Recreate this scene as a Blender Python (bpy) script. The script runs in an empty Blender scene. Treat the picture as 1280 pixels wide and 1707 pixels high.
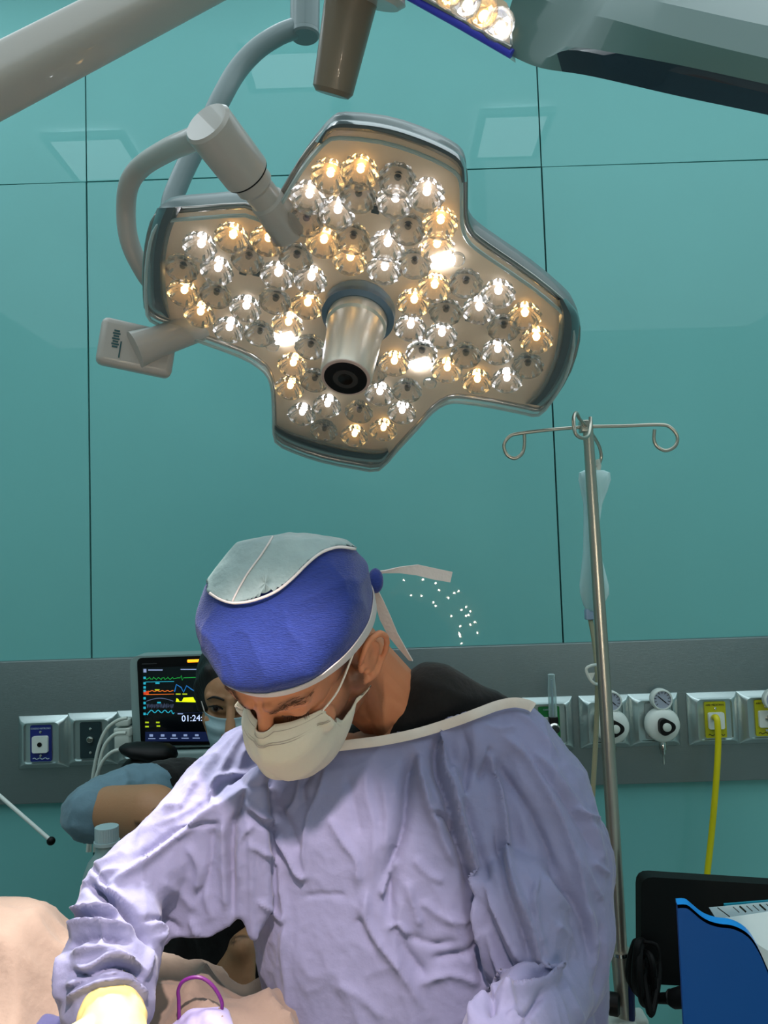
import bpy, bmesh, math, random
import numpy as np
from mathutils import Vector, Matrix, noise
from mathutils.bvhtree import BVHTree
random.seed(7)
rng = np.random.default_rng(7)
SC = bpy.context.scene
COL = SC.collection

# ------------------------------------------------------------------ camera
FPX = 1350.0
PITCH, ROLL = math.radians(3.44), math.radians(1.88)
CAM = np.array([0, 0, 1.6])
FW = np.array([0, math.cos(PITCH), math.sin(PITCH)])
_R0 = np.array([1, 0, 0.]); _U0 = np.array([0, -math.sin(PITCH), math.cos(PITCH)])
RT = _R0*math.cos(ROLL) - _U0*math.sin(ROLL)
UP = _R0*math.sin(ROLL) + _U0*math.cos(ROLL)
cd = bpy.data.cameras.new('camera'); cam = bpy.data.objects.new('camera', cd); COL.objects.link(cam)
cd.sensor_fit = 'VERTICAL'; cd.sensor_height = 36.0; cd.lens = 36.0*FPX/1707.0; cd.clip_start = .02
cam.matrix_world = Matrix(((RT[0], UP[0], -FW[0], CAM[0]), (RT[1], UP[1], -FW[1], CAM[1]), (RT[2], UP[2], -FW[2], CAM[2]), (0, 0, 0, 1)))
SC.camera = cam
SC.view_settings.view_transform = 'Standard'; SC.view_settings.look = 'None'
SC.view_settings.gamma = 1.0; SC.view_settings.exposure = 0.0
try: SC.view_settings.use_curve_mapping = False
except Exception: pass
SC.cycles.sample_clamp_indirect = 4.0
SC.cycles.max_bounces = 10
# faint ambient; the room is closed
w = bpy.data.worlds.new('world'); SC.world = w; w.use_nodes = True
w.node_tree.nodes['Background'].inputs[0].default_value = (.7, .8, .85, 1)
w.node_tree.nodes['Background'].inputs[1].default_value = .1

def P(x, y, d):                     # point at photo position and distance
    return CAM + d*(FW + RT*(x-640)/FPX - UP*(y-853.5)/FPX)
def W(x, y, Y):                     # point on the upright plane y = Y
    d = FW + RT*(x-640)/FPX - UP*(y-853.5)/FPX
    return CAM + d*((Y-CAM[1])/d[1])
def proj(V):
    d = np.asarray(V) - CAM; z = d @ FW
    return np.stack([640+FPX*(d@RT)/z, 853.5-FPX*(d@UP)/z], -1)
def plane_hit(x, y, o, n):
    d = FW + RT*(x-640)/FPX - UP*(y-853.5)/FPX
    return CAM + d*(((o-CAM)@n)/(d@n))

# ------------------------------------------------------------------ lights
def aim(o, target):
    o.rotation_euler = (Vector(target)-o.location).to_track_quat('-Z', 'Y').to_euler()
def spot(name, loc, target, watt, size, blend=.6, color=(1, 1, 1), radius=.1):
    l = bpy.data.lights.new(name, 'SPOT'); l.energy = watt; l.spot_size = math.radians(size)
    l.spot_blend = blend; l.color = color; l.shadow_soft_size = radius
    o = bpy.data.objects.new(name, l); COL.objects.link(o); o.location = loc; aim(o, target); return o
def area(name, loc, target, watt, sx, sy, color=(1, 1, 1)):
    l = bpy.data.lights.new(name, 'AREA'); l.shape = 'RECTANGLE'; l.size = sx; l.size_y = sy; l.energy = watt; l.color = color
    o = bpy.data.objects.new(name, l); COL.objects.link(o); o.location = loc; aim(o, target); return o
# beam of the lamp in view, beam of the lamp head above the camera, and an added fill light spanning the whole ceiling
spot('lamp_beam', (-.27, 1.17, 1.93), (-.40, .86, 1.0), 70, 44, .6, (1, .92, .84), .08)
spot('second_lamp_beam', (-.05, .25, 2.35), (-.24, .83, 1.0), 128, 35, .35, (1, .78, .72), .025)
area('ceiling_fill', (.2, .2, 3.385), (.2, .2, 0), 96, 5.6, 4.0, (.84, .95, 1.0))

# ------------------------------------------------------------------ materials
def lin(c):
    return tuple((v/255/12.92) if v/255 <= .04045 else ((v/255+.055)/1.055)**2.4 for v in c)
def mat(name, c, rough=.5, metal=0., coat=0., trans=0., emit=0., ior=1.45, bump=0., bscale=60., var=0., alpha=1., sss=0., spec=.5, stretch=(1, 1, 1), sheen=0.):
    m = bpy.data.materials.new(name); m.use_nodes = True
    nt = m.node_tree; b = nt.nodes['Principled BSDF']; I = b.inputs; c = lin(c)
    I['Base Color'].default_value = (*c, 1); I['Roughness'].default_value = rough; I['Metallic'].default_value = metal
    I['Coat Weight'].default_value = coat; I['Coat Roughness'].default_value = .012
    I['Transmission Weight'].default_value = trans; I['IOR'].default_value = ior; I['Alpha'].default_value = alpha
    I['Specular IOR Level'].default_value = spec; I['Sheen Weight'].default_value = sheen
    if sss: I['Subsurface Weight'].default_value = sss; I['Subsurface Scale'].default_value = .01; I['Subsurface Radius'].default_value = (1, .35, .2)
    if emit: I['Emission Color'].default_value = (*c, 1); I['Emission Strength'].default_value = emit
    tc = nt.nodes.new('ShaderNodeTexCoord'); mp = nt.nodes.new('ShaderNodeMapping'); mp.inputs['Scale'].default_value = stretch
    nt.links.new(tc.outputs['Object'], mp.inputs[0])
    if bump:
        n = nt.nodes.new('ShaderNodeTexNoise'); n.inputs['Scale'].default_value = bscale; n.inputs['Detail'].default_value = 5
        bp = nt.nodes.new('ShaderNodeBump'); bp.inputs['Strength'].default_value = bump; bp.inputs['Distance'].default_value = .004
        nt.links.new(mp.outputs[0], n.inputs[0]); nt.links.new(n.outputs[0], bp.inputs['Height']); nt.links.new(bp.outputs[0], I['Normal'])
    if var:
        n = nt.nodes.new('ShaderNodeTexNoise'); n.inputs['Scale'].default_value = bscale*.4; n.inputs['Detail'].default_value = 4
        r = nt.nodes.new('ShaderNodeValToRGB'); r.color_ramp.elements[0].position = .3; r.color_ramp.elements[1].position = .7
        r.color_ramp.elements[0].color = (*[v*(1-var) for v in c], 1); r.color_ramp.elements[1].color = (*[min(1, v*(1+var)) for v in c], 1)
        nt.links.new(mp.outputs[0], n.inputs[0]); nt.links.new(n.outputs[0], r.inputs[0]); nt.links.new(r.outputs[0], I['Base Color'])
    return m
def clear_mat(name, c, mixf, rough=.05, white=(200, 220, 220)):     # thin clear plastic: mostly see-through, some sheen
    m = bpy.data.materials.new(name); m.use_nodes = True; nt = m.node_tree; nt.nodes.clear()
    o = nt.nodes.new('ShaderNodeOutputMaterial'); t = nt.nodes.new('ShaderNodeBsdfTransparent'); t.inputs[0].default_value = (*lin(c), 1)
    p = nt.nodes.new('ShaderNodeBsdfPrincipled'); p.inputs['Base Color'].default_value = (*lin(white), 1); p.inputs['Roughness'].default_value = rough
    f = nt.nodes.new('ShaderNodeLayerWeight'); f.inputs[0].default_value = .35
    a = nt.nodes.new('ShaderNodeMath'); a.operation = 'MULTIPLY_ADD'; a.inputs[1].default_value = .8; a.inputs[2].default_value = mixf; a.use_clamp = True
    mx = nt.nodes.new('ShaderNodeMixShader')
    nt.links.new(f.outputs['Facing'], a.inputs[0]); nt.links.new(a.outputs[0], mx.inputs[0]); nt.links.new(t.outputs[0], mx.inputs[1]); nt.links.new(p.outputs[0], mx.inputs[2]); nt.links.new(mx.outputs[0], o.inputs[0])
    return m

# ------------------------------------------------------------------ mesh helpers
class MB:
    def __init__(s): s.v = []; s.f = []; s.mi = []; s.m = 0
    def add(s, V, F):
        n = len(s.v); s.v += [tuple(map(float, p)) for p in V]
        for q in F: s.f.append([i+n for i in q]); s.mi.append(s.m)
        return s
    def ring_loft(s, rings, cap=True):
        k = len(rings[0]); V = [p for r in rings for p in r]; F = []
        for i in range(len(rings)-1):
            for j in range(k):
                a = i*k+j; b = i*k+(j+1) % k; F.append([a, b, b+k, a+k])
        if cap: F.append(list(range(k))[::-1]); F.append([(len(rings)-1)*k+j for j in range(k)])
        return s.add(V, F)
    def tube(s, pts, r, seg=12, flat=None, cap=True, smooth=0):
        pts = [np.array(p, float) for p in pts]
        r = list(r) if hasattr(r, '__len__') else [r]*len(pts)
        if smooth: pts, r = crom(pts, r, smooth)
        rings = []; ref = None
        for i, p in enumerate(pts):
            t = pts[min(i+1, len(pts)-1)]-pts[max(i-1, 0)]; t = t/(np.linalg.norm(t)+1e-12)
            if ref is None:
                ref = np.array([0, 0, 1.]) if abs(t[2]) < .9 else np.array([0, 1., 0])
            u = ref-t*(ref@t); u /= np.linalg.norm(u)+1e-12; v = np.cross(t, u); ref = u
            fl = flat if flat else 1.
            rings.append([p+r[i]*(math.cos(2*math.pi*k/seg)*u+fl*math.sin(2*math.pi*k/seg)*v) for k in range(seg)])
        return s.ring_loft(rings, cap)
    def lathe(s, prof, o, ax, seg=24, cap=True, sx=1.):
        o = np.array(o, float); ax = np.array(ax, float); ax /= np.linalg.norm(ax)
        u = np.cross(ax, [0, 0, 1.] if abs(ax[2]) < .9 else [0, 1., 0]); u /= np.linalg.norm(u); v = np.cross(ax, u)
        rings = [[o+ax*z+max(r, 1e-5)*(math.cos(2*math.pi*k/seg)*u*sx+math.sin(2*math.pi*k/seg)*v) for k in range(seg)] for r, z in prof]
        return s.ring_loft(rings, cap)
    def box(s, c, h, R=None, bev=0.):
        c = np.array(c, float); R = np.eye(3) if R is None else np.array(R)
        hx, hy, hz = h; b = min(bev, min(h)*.98)
        if b <= 0:
            V = [c+R@np.array([x*hx, y*hy, z*hz]) for z in (-1, 1) for x, y in ((-1, -1), (1, -1), (1, 1), (-1, 1))]
            return s.add(V, [[3, 2, 1, 0], [4, 5, 6, 7], [0, 1, 5, 4], [1, 2, 6, 5], [2, 3, 7, 6], [3, 0, 4, 7]])
        def rr(ix, iy, z):
            out = []
            rad = b
            for cx, cy, a0 in ((1, 1, 0), (-1, 1, 90), (-1, -1, 180), (1, -1, 270)):
                for k in range(4):
                    a = math.radians(a0+k*30); out.append(c+R@np.array([cx*(hx-b)+math.cos(a)*(rad-ix), cy*(hy-b)+math.sin(a)*(rad-iy), z]))
            return out
        rings = []
        for k in range(4):
            a = math.radians(k*30); rings.append(rr(b*(1-math.sin(a)), b*(1-math.sin(a)), -hz+b*(1-math.cos(a))))
        for k in range(3, -1, -1):
            a = math.radians(k*30); rings.append(rr(b*(1-math.sin(a)), b*(1-math.sin(a)), hz-b*(1-math.cos(a))))
        return s.ring_loft(rings)
    def prism(s, poly, d):              # poly: 3D points, d: extrusion vector
        d = np.array(d, float); return s.ring_loft([[np.array(p, float) for p in poly], [np.array(p, float)+d for p in poly]])
    def ell(s, c, r, R=None, n=16):
        c = np.array(c, float); R = np.eye(3) if R is None else np.array(R)
        r = np.array(r if hasattr(r, '__len__') else (r, r, r), float); rings = []
        for i in range(n+1):
            a = math.pi*i/n; a = min(max(a, .02), math.pi-.02)
            rings.append([c+R@(r*np.array([math.sin(a)*math.cos(2*math.pi*k/(2*n)), math.sin(a)*math.sin(2*math.pi*k/(2*n)), math.cos(a)])) for k in range(2*n)])
        return s.ring_loft(rings)
    def caps(s, a, b, ra, rb, seg=16):  # tapered capsule
        a = np.array(a, float); b = np.array(b, float); t = (b-a)/np.linalg.norm(b-a)
        pr = []; L = np.linalg.norm(b-a)
        for k in range(7): q = math.pi/2*k/6; pr.append((ra*math.sin(q), -ra*math.cos(q)))
        for k in range(7): q = math.pi/2*k/6; pr.append((rb*math.cos(q), L+rb*math.sin(q)))
        return s.lathe(pr, a, t, seg)
    def chain(s, pts, rad):
        for i in range(len(pts)-1): s.caps(pts[i], pts[i+1], rad[i], rad[i+1])
        return s
def crom(pts, r, n):
    P_ = [pts[0]]+list(pts)+[pts[-1]]; R_ = [r[0]]+list(r)+[r[-1]]; o = []; q = []
    for i in range(1, len(P_)-2):
        for k in range(n):
            t = k/n; t2, t3 = t*t, t*t*t
            f = lambda A: .5*((2*A[i])+(-A[i-1]+A[i+1])*t+(2*A[i-1]-5*A[i]+4*A[i+1]-A[i+2])*t2+(-A[i-1]+3*A[i]-3*A[i+1]+A[i+2])*t3)
            o.append(f(P_)); q.append(f(R_))
    o.append(P_[-1]); q.append(R_[-1]); return o, q
def origin(p):
    o = np.zeros(3)
    while p is not None: o += np.array(p.location); p = p.parent
    return o
def finish(me, mats, smooth, angle=40):
    for m in (mats if isinstance(mats, (list, tuple)) else [mats]): me.materials.append(m)
    bm = bmesh.new(); bm.from_mesh(me); bmesh.ops.recalc_face_normals(bm, faces=bm.faces); bm.to_mesh(me); bm.free()
    if smooth:
        me.polygons.foreach_set('use_smooth', [True]*len(me.polygons))
        if angle: 
            try: me.set_sharp_from_angle(angle=math.radians(angle))
            except Exception: pass
def obj(name, mb, mats, parent=None, smooth=True, angle=40, loc=None):
    me = bpy.data.meshes.new(name)
    V = np.array(mb.v)
    base = origin(parent) if parent is not None else (np.array(loc, float) if loc is not None else np.zeros(3))
    me.from_pydata((V-base).tolist(), [], mb.f)
    if max(mb.mi, default=0): me.polygons.foreach_set('material_index', mb.mi)
    finish(me, mats, smooth, angle)
    o = bpy.data.objects.new(name, me); COL.objects.link(o)
    if parent is not None: o.parent = parent
    else: o.location = base
    return o
def tag(o, label, cat, group=None):
    o['label'] = label; o['category'] = cat
    if group: o['group'] = group
    return o
def thing(name, loc, label, cat, group=None):
    o = bpy.data.objects.new(name, None); COL.objects.link(o); o.location = tuple(map(float, loc)); o.empty_display_size = .02
    return tag(o, label, cat, group)
def struct(o): o['kind'] = 'structure'; return o
def remesh(mb, vox, smooth_it=6, fac=.5):
    me = bpy.data.meshes.new('tmp'); me.from_pydata(mb.v, [], mb.f)
    bm = bmesh.new(); bm.from_mesh(me); bmesh.ops.triangulate(bm, faces=[f for f in bm.faces if len(f.verts) > 4])
    bmesh.ops.recalc_face_normals(bm, faces=bm.faces); bm.to_mesh(me); bm.free()
    o = bpy.data.objects.new('tmp', me); COL.objects.link(o)
    m = o.modifiers.new('r', 'REMESH'); m.mode = 'VOXEL'; m.voxel_size = vox
    if smooth_it:
        q = o.modifiers.new('s', 'SMOOTH'); q.factor = fac; q.iterations = smooth_it
    dg = bpy.context.evaluated_depsgraph_get(); dg.update()
    e = bpy.data.meshes.new_from_object(o.evaluated_get(dg))
    bpy.data.objects.remove(o)
    return e
def mverts(me):
    a = np.zeros(len(me.vertices)*3); me.vertices.foreach_get('co', a); return a.reshape(-1, 3)
def mnorm(me):
    a = np.zeros(len(me.vertices)*3); me.vertex_normals.foreach_get('vector', a); return a.reshape(-1, 3)
def setv(me, V): me.vertices.foreach_set('co', V.ravel()); me.update()
def link_mesh(name, me, mats, parent=None, loc=None, smooth=True):
    base = origin(parent) if parent is not None else (np.array(loc, float) if loc is not None else np.zeros(3))
    setv(me, mverts(me)-base); me.name = name
    me.materials.clear()
    for m in (mats if isinstance(mats, (list, tuple)) else [mats]): me.materials.append(m)
    me.polygons.foreach_set('use_smooth', [smooth]*len(me.polygons))
    o = bpy.data.objects.new(name, me); COL.objects.link(o)
    if parent is not None: o.parent = parent
    else: o.location = base
    return o
def bvh(me, off=(0, 0, 0)):
    off = Vector(off)
    return BVHTree.FromPolygons([v.co+off for v in me.vertices], [tuple(p.vertices) for p in me.polygons])
def shoot(tree, x, y, lift=0.):      # where the view ray through a photo position meets a surface
    d = FW + RT*(x-640)/FPX - UP*(y-853.5)/FPX; d = d/np.linalg.norm(d)
    h = tree.ray_cast(Vector(CAM), Vector(d))
    if h[0] is None: return None
    n = np.array(h[1]); n = n if n@d < 0 else -n
    return np.array(h[0])+n*lift
def text_mesh(name, body, size, mats, M, parent, depth=.0004, align='CENTER'):
    cu = bpy.data.curves.new('t', 'FONT'); cu.body = body; cu.size = size; cu.extrude = depth; cu.align_x = align; cu.align_y = 'CENTER'
    o = bpy.data.objects.new('t', cu); COL.objects.link(o)
    dg = bpy.context.evaluated_depsgraph_get(); dg.update()
    me = bpy.data.meshes.new_from_object(o.evaluated_get(dg)); bpy.data.objects.remove(o)
    me.transform(M); 
    return link_mesh(name, me, mats, parent, smooth=False)
def seg_dist(px, a, b):
    ab = b-a; t = np.clip(((px-a)@ab)/(ab@ab+1e-9), 0, 1); return np.linalg.norm(px-(a+t[:, None]*ab), axis=1), t
def Mat3(x, y, z): return np.array([x, y, z], float).T
def unit(v): v = np.array(v, float); return v/np.linalg.norm(v)
def frame(xdir, zdir):               # columns x, y, z; z exact, x close
    z = unit(zdir); x = np.array(xdir, float); x = unit(x-z*(x@z)); return Mat3(x, np.cross(z, x), z)
def M4(R, o): return Matrix([[*map(float, R[i]), float(o[i])] for i in range(3)]+[[0, 0, 0, 1]])
ARMFACE = Mat3([1, 0, 0], [0, 0, 1], [0, -1, 0])     # local x right, y up, z towards the camera
# ------------------------------------------------------------------ palette
m_wall = mat('teal_glass_panel', (108, 176, 174), .5, coat=1., bscale=3., var=.05, spec=.2)
m_wall.node_tree.nodes['Principled BSDF'].inputs['Coat IOR'].default_value = 1.28
m_seam = mat('panel_seam', (28, 84, 84), .6)
m_plain = mat('painted_wall', (150, 178, 176), .6, bump=.05)
m_ceil = mat('ceiling_tile', (205, 212, 212), .8, bump=.05)
m_floor = mat('vinyl_floor', (178, 184, 180), .3, bump=.03, var=.1, bscale=8)
m_steel = mat('brushed_steel', (122, 134, 134), .42, metal=.75, bump=.25, bscale=40, stretch=(1, 1, 40))
m_steel_b = mat('bright_satin_steel', (190, 205, 205), .3, metal=.9, bump=.05, bscale=200)
m_chrome = mat('chrome', (205, 205, 200), .16, metal=1.)
m_pole = mat('polished_steel_pole', (186, 182, 170), .32, metal=.85)
m_white = mat('white_plastic', (205, 215, 210), .4)
m_offw = mat('off_white_plastic', (190, 200, 192), .45)
m_grey = mat('grey_plastic', (135, 150, 150), .45)
m_lampgrey = mat('pale_lamp_enamel', (166, 162, 156), .32, coat=.3)
m_lampteal = mat('grey_lamp_enamel', (118, 134, 136), .4, coat=.2)
m_black = mat('black_plastic', (9, 9, 10), .45, spec=.25)
m_bezel = mat('black_bezel', (4, 4, 5), .5, spec=.2)
m_rubber = mat('black_rubber', (12, 12, 13), .6, spec=.2)
m_ceillamp = mat('ceiling_light_diffuser', (235, 248, 255), .5, emit=5.)

# ------------------------------------------------------------------ the room
YB = 2.3
def slab(name, c, h, m): return struct(obj(name, MB().box(c, h), m, smooth=False, loc=c))
slab('floor', (0, -.1, -.05), (3.1, 2.6, .05), m_floor)
slab('ceiling', (0, -.1, 3.45), (3.1, 2.6, .05), m_ceil)
slab('wall_left', (-3.05, -.1, 1.7), (.05, 2.5, 1.7), m_plain)
slab('wall_right', (3.05, -.1, 1.7), (.05, 2.5, 1.7), m_plain)
slab('wall_front', (0, -2.65, 1.7), (3.1, .05, 1.7), m_plain)
mb = MB(); mb.m = 1; mb.box((0, YB+.07, 1.7), (3.1, .05, 1.7)); mb.m = 0
xs = [-3.0, W(144, 290, YB)[0]-1.31, W(144, 290, YB)[0], W(903, 290, YB)[0], W(903, 290, YB)[0]+1.31, 3.0]
zs = [0, W(640, 287, YB)[2], 3.4]
for i in range(5):
    for j in range(2):
        a, b = xs[i]+.0022, xs[i+1]-.0022; c, d = zs[j]+.002, zs[j+1]-.002
        t = [-.002, .003, 0, -.003, .002][i]*(1 if j else -1)
        mb.box(((a+b)/2, YB+.01, (c+d)/2), ((b-a)/2, .01, (d-c)/2), np.array([[math.cos(t), -math.sin(t), 0], [math.sin(t), math.cos(t), 0], [0, 0, 1]]))
struct(obj('wall_back', mb, [m_wall, m_seam], smooth=False))
# steel service band
zt, zb = W(640, 1082, YB-.02)[2], W(640, 1320, YB-.02)[2]
mb = MB().box((0, YB-.013, (zt+zb)/2), (2.98, .013, (zt-zb)/2), bev=.003)
struct(obj('trim_1', mb, m_steel))
# ceiling lights
def ceiling_light(x, y, hx, hy, label):
    t = thing('ceiling_light', (x, y, 3.4), label, 'ceiling light', 'ceiling lights')
    f = MB()
    for s in (-1, 1):
        f.box((x+s*(hx+.015), y, 3.365), (.015, hy+.03, .012)); f.box((x, y+s*(hy+.015), 3.365), (hx, .015, .012))
    obj('frame', f, m_white, t, smooth=False); obj('diffuser', MB().box((x, y, 3.36), (hx, hy, .006)), m_ceillamp, t, smooth=False)
for x, y, hx, hy, l in ((-1.17, 1.22, .14, .17, 'square ceiling light mirrored in the glass wall at upper left'),
                        (.58, 1.30, .12, .16, 'square ceiling light mirrored in the glass wall right of the lamp'),
                        (-.25, 1.81, .17, .10, 'small ceiling light mirrored in the glass wall at top centre'),
                        (-1.37, 1.87, .17, .10, 'small ceiling light mirrored in the glass wall at top left')):
    ceiling_light(x, y, hx, hy, l)

# ------------------------------------------------------------------ gas outlets on the band
YP = YB-.026
m_yel = mat('yellow_label', (165, 165, 8), .45); m_green = mat('green_label', (12, 110, 50), .45); m_blue = mat('blue_label', (20, 34, 110), .45)
m_dark = mat('dark_outlet_plate', (24, 46, 50), .5); m_ink = mat('dark_ink', (25, 30, 12), .6); m_lightink = mat('pale_ink', (170, 190, 200), .6)
def rrect(c, hx, hz, r, y, n=5):
    o = []
    for cx, cz, a0 in ((1, 1, 0), (-1, 1, 90), (-1, -1, 180), (1, -1, 270)):
        for k in range(n):
            a = math.radians(a0+90*k/(n-1)); o.append((c[0]+cx*(hx-r)+r*math.cos(a), y, c[2]+cz*(hz-r)+r*math.sin(a)))
    return o
def outlet(px, py, kind, label):
    c = W(px, py, YP); c[1] = YP
    t = thing('gas_outlet', c, label, 'wall gas outlet', 'gas outlets along the steel band')
    rings = []
    for hx, hz, r, dy in ((.0695, .0715, .002, 0), (.0695, .0715, .002, -.004), (.061, .061, .006, -.018), (.050, .056, .012, -.026), (.046, .054, .01, -.026), (.044, .052, .004, -.019), (.01, .01, .002, -.019)):
        rings.append(rrect(c, hx, hz, r, c[1]+dy))
    obj('frame', MB().ring_loft(rings), m_steel_b, t, angle=25)
    lm, im = {'y': (m_yel, m_ink), 'g': (m_green, m_lightink), 'b': (m_blue, m_lightink), 'd': (m_dark, m_lightink), 'w': (m_grey, m_ink), 'n': (m_dark, m_lightink)}[kind]
    pl = obj('label_plate', MB().prism(rrect(c, .029, .049, .004, c[1]-.0195), (0, -.004, 0)), lm, t, angle=30)
    words = {'y': 'AIRE MEDICINAL', 'g': 'OXIGENO', 'b': 'OXIDO NITROSO', 'w': 'VACIO'}.get(kind)
    if words:
        text_mesh('lettering', words, .0068, im, M4(ARMFACE, c+np.array([0, -.0238, .040])), pl)
        k = MB(); k.tube([c+np.array([-.022+.005*i, -.0238, -.041+.002*math.sin(i*2.1)]) for i in range(10)], .0011, 6, smooth=3)
        obj('script_mark', k, im, pl)
    for dz in (.031, -.033): obj('screw', MB().lathe([(.0035, 0), (.0035, .002), (.001, .003)], c+np.array([0, -.0235, dz]), (0, -1, 0), 10), m_chrome, t)
    if kind in 'ybgw':
        obj('socket', MB().prism(rrect(c+np.array([0, 0, -.002]), .0215, .0225, .005, c[1]-.0235), (0, -.008, 0)), m_white, t, angle=30)
        obj('socket_hole', MB().lathe([(.0065, 0), (.0065, .001), (.004, .0012)], c+np.array([0, -.0315, -.002]), (0, -1, 0), 16), m_black if kind == 'b' else m_chrome, t)
    elif kind == 'd':
        obj('connector', MB().lathe([(.009, 0), (.009, .006), (.006, .007), (.006, .012), (.003, .012)], c+np.array([0, -.0235, .003]), (0, -1, 0), 20), m_chrome, t)
    return t, c
outlet(74, 1236, 'b', 'leftmost wall gas outlet, with a blue label and a white square socket')
outlet(156, 1231, 'd', 'dark-plated wall outlet with a round metal connector, beside the blue one')
outlet(238, 1227, 'n', 'wall outlet half hidden behind the left edge of the patient monitor')
_, cg = outlet(913, 1205, 'g', 'green-labelled gas outlet above the surgeon\'s shoulder, with a flowmeter')
_, c1 = outlet(1007, 1202, 'w', 'grey gas outlet behind the IV pole, carrying a suction regulator')
_, c2 = outlet(1089, 1199, 'w', 'grey gas outlet right of the IV pole, carrying a suction regulator')
_, cy = outlet(1187, 1197, 'y', 'yellow-labelled gas outlet with the yellow hose plugged in')
_, cy2 = outlet(1270, 1194, 'y', 'yellow-labelled gas outlet at the right edge, cut by the frame')
# suction regulators
m_gface = mat('gauge_face', (150, 160, 175), .4)
def regulator(c, label):
    o = c+np.array([.006, -.03, -.004])
    t = thing('suction_regulator', o, label, 'suction regulator', 'suction regulators')
    obj('body', MB().lathe([(.030, 0), (.043, .004), (.046, .014), (.046, .030), (.040, .040), (.020, .044)], o, (0, -1, 0), 40), m_white, t, angle=50)
    k = []
    for i in range(48):
        a = 2*math.pi*i/48; r = .0212+.0024*math.cos(3*a); k.append(o+np.array([r*math.cos(a), -.043, r*math.sin(a)]))
    kn = obj('knob', MB().prism(k, (0, -.018, 0)), m_black, t)
    obj('knob_cap', MB().lathe([(.0115, .060), (.0115, .063), (.009, .065)], o, (0, -1, 0), 24), m_offw, kn)
    g = o+np.array([.0, -.012, .068])
    ga = obj('gauge', MB().lathe([(.026, -.004), (.0285, 0), (.0285, .022), (.026, .026), (.0235, .026), (.0235, .022)], g, (0, -1, 0), 36), m_white, t)
    obj('gauge_face', MB().lathe([(.0233, .020), (.0233, .0225)], g, (0, -1, 0), 36), m_gface, ga)
    nd = MB()
    for i in range(11):
        a = math.radians(-40+26*i); nd.box(g+np.array([.019*math.cos(a), -.0228, .019*math.sin(a)]), (.003, .0004, .0006), Mat3([math.cos(a), 0, math.sin(a)], [0, 1, 0], [-math.sin(a), 0, math.cos(a)]))
    nd.box(g+np.array([0, -.023, 0]), (.014, .0005, .0012), Mat3([.75, 0, -.66], [0, 1, 0], [.66, 0, .75]))
    obj('needle', nd, m_black, ga, smooth=False)
    obj('neck', MB().box(o+np.array([0, -.012, .045]), (.013, .012, .012), bev=.003), m_white, t)
    obj('outlet_nipple', MB().lathe([(.008, 0), (.010, .004), (.010, .022), (.007, .024), (.007, .034), (.003, .036), (.0035, .056), (.002, .062)], o+np.array([0, -.02, -.045]), (0, 0, -1), 16), m_chrome, t)
regulator(c1, 'white suction regulator partly hidden behind the IV pole')
regulator(c2, 'white suction regulator with round gauge, right of the IV pole')
# gauge on the right-edge outlet
o = cy2+np.array([.008, -.03, .0]); t = thing('pressure_gauge', o, 'round pressure gauge on the yellow outlet at the right edge', 'gauge')
obj('stem', MB().lathe([(.011, 0), (.011, .02), (.007, .022), (.007, .034)], o, (0, -1, 0), 16), m_chrome, t)
obj('riser', MB().tube([o+np.array([0, -.026, 0]), o+np.array([0, -.026, .035])], .006), m_chrome, t)
obj('dial_case', MB().lathe([(.026, 0), (.0285, .003), (.0285, .02), (.024, .022), (.024, .018)], o+np.array([0, -.016, .056]), (0, -1, 0), 36), m_white, t)
obj('dial', MB().lathe([(.0235, .016), (.0235, .019)], o+np.array([0, -.016, .056]), (0, -1, 0), 36), m_gface, t)
# flowmeter
o = cg+np.array([.006, -.03, -.004]); t = thing('flowmeter', o, 'clear tube flowmeter standing on the green outlet', 'flowmeter')
obj('valve', MB().lathe([(.015, 0), (.015, .03), (.011, .034), (.011, .044)], o, (0, -1, 0), 20), m_chrome, t)
obj('valve_block', MB().box(o+np.array([0, -.018, .018]), (.012, .012, .012), bev=.002), m_black, t)
obj('tube', MB().lathe([(.0115, 0), (.0115, .07), (.009, .105), (.010, .113), (.006, .115)], o+np.array([0, -.018, .030]), (0, 0, 1), 20), clear_mat('clear_tube', (215, 232, 232), .25), t)
obj('tube_core', MB().tube([o+np.array([0, -.018, .03]), o+np.array([0, -.018, .13])], .003), m_gface, t)
# yellow hose
m_hose = mat('yellow_hose', (205, 195, 12), .4)
t = thing('air_hose', W(1196, 1195, YP-.06), 'yellow hose hanging from the yellow-labelled outlet', 'hose')
obj('coupling', MB().tube([W(1187, 1197, YP-.02), W(1190, 1196, YP-.055)], .007), m_chrome, t)
obj('hose', MB().tube([W(1190, 1196, YP-.05), W(1195, 1200, YP-.075), W(1197, 1240, YP-.075), W(1193, 1310, YP-.07), W(1186, 1390, YP-.06), W(1178, 1465, YP-.06), W(1170, 1560, YP-.06), W(1165, 1700, YP-.06), W(1160, 2080, YP-.08), W(1130, 2180, YP-.25)], .0082, 14, smooth=8), m_hose, t)
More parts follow.
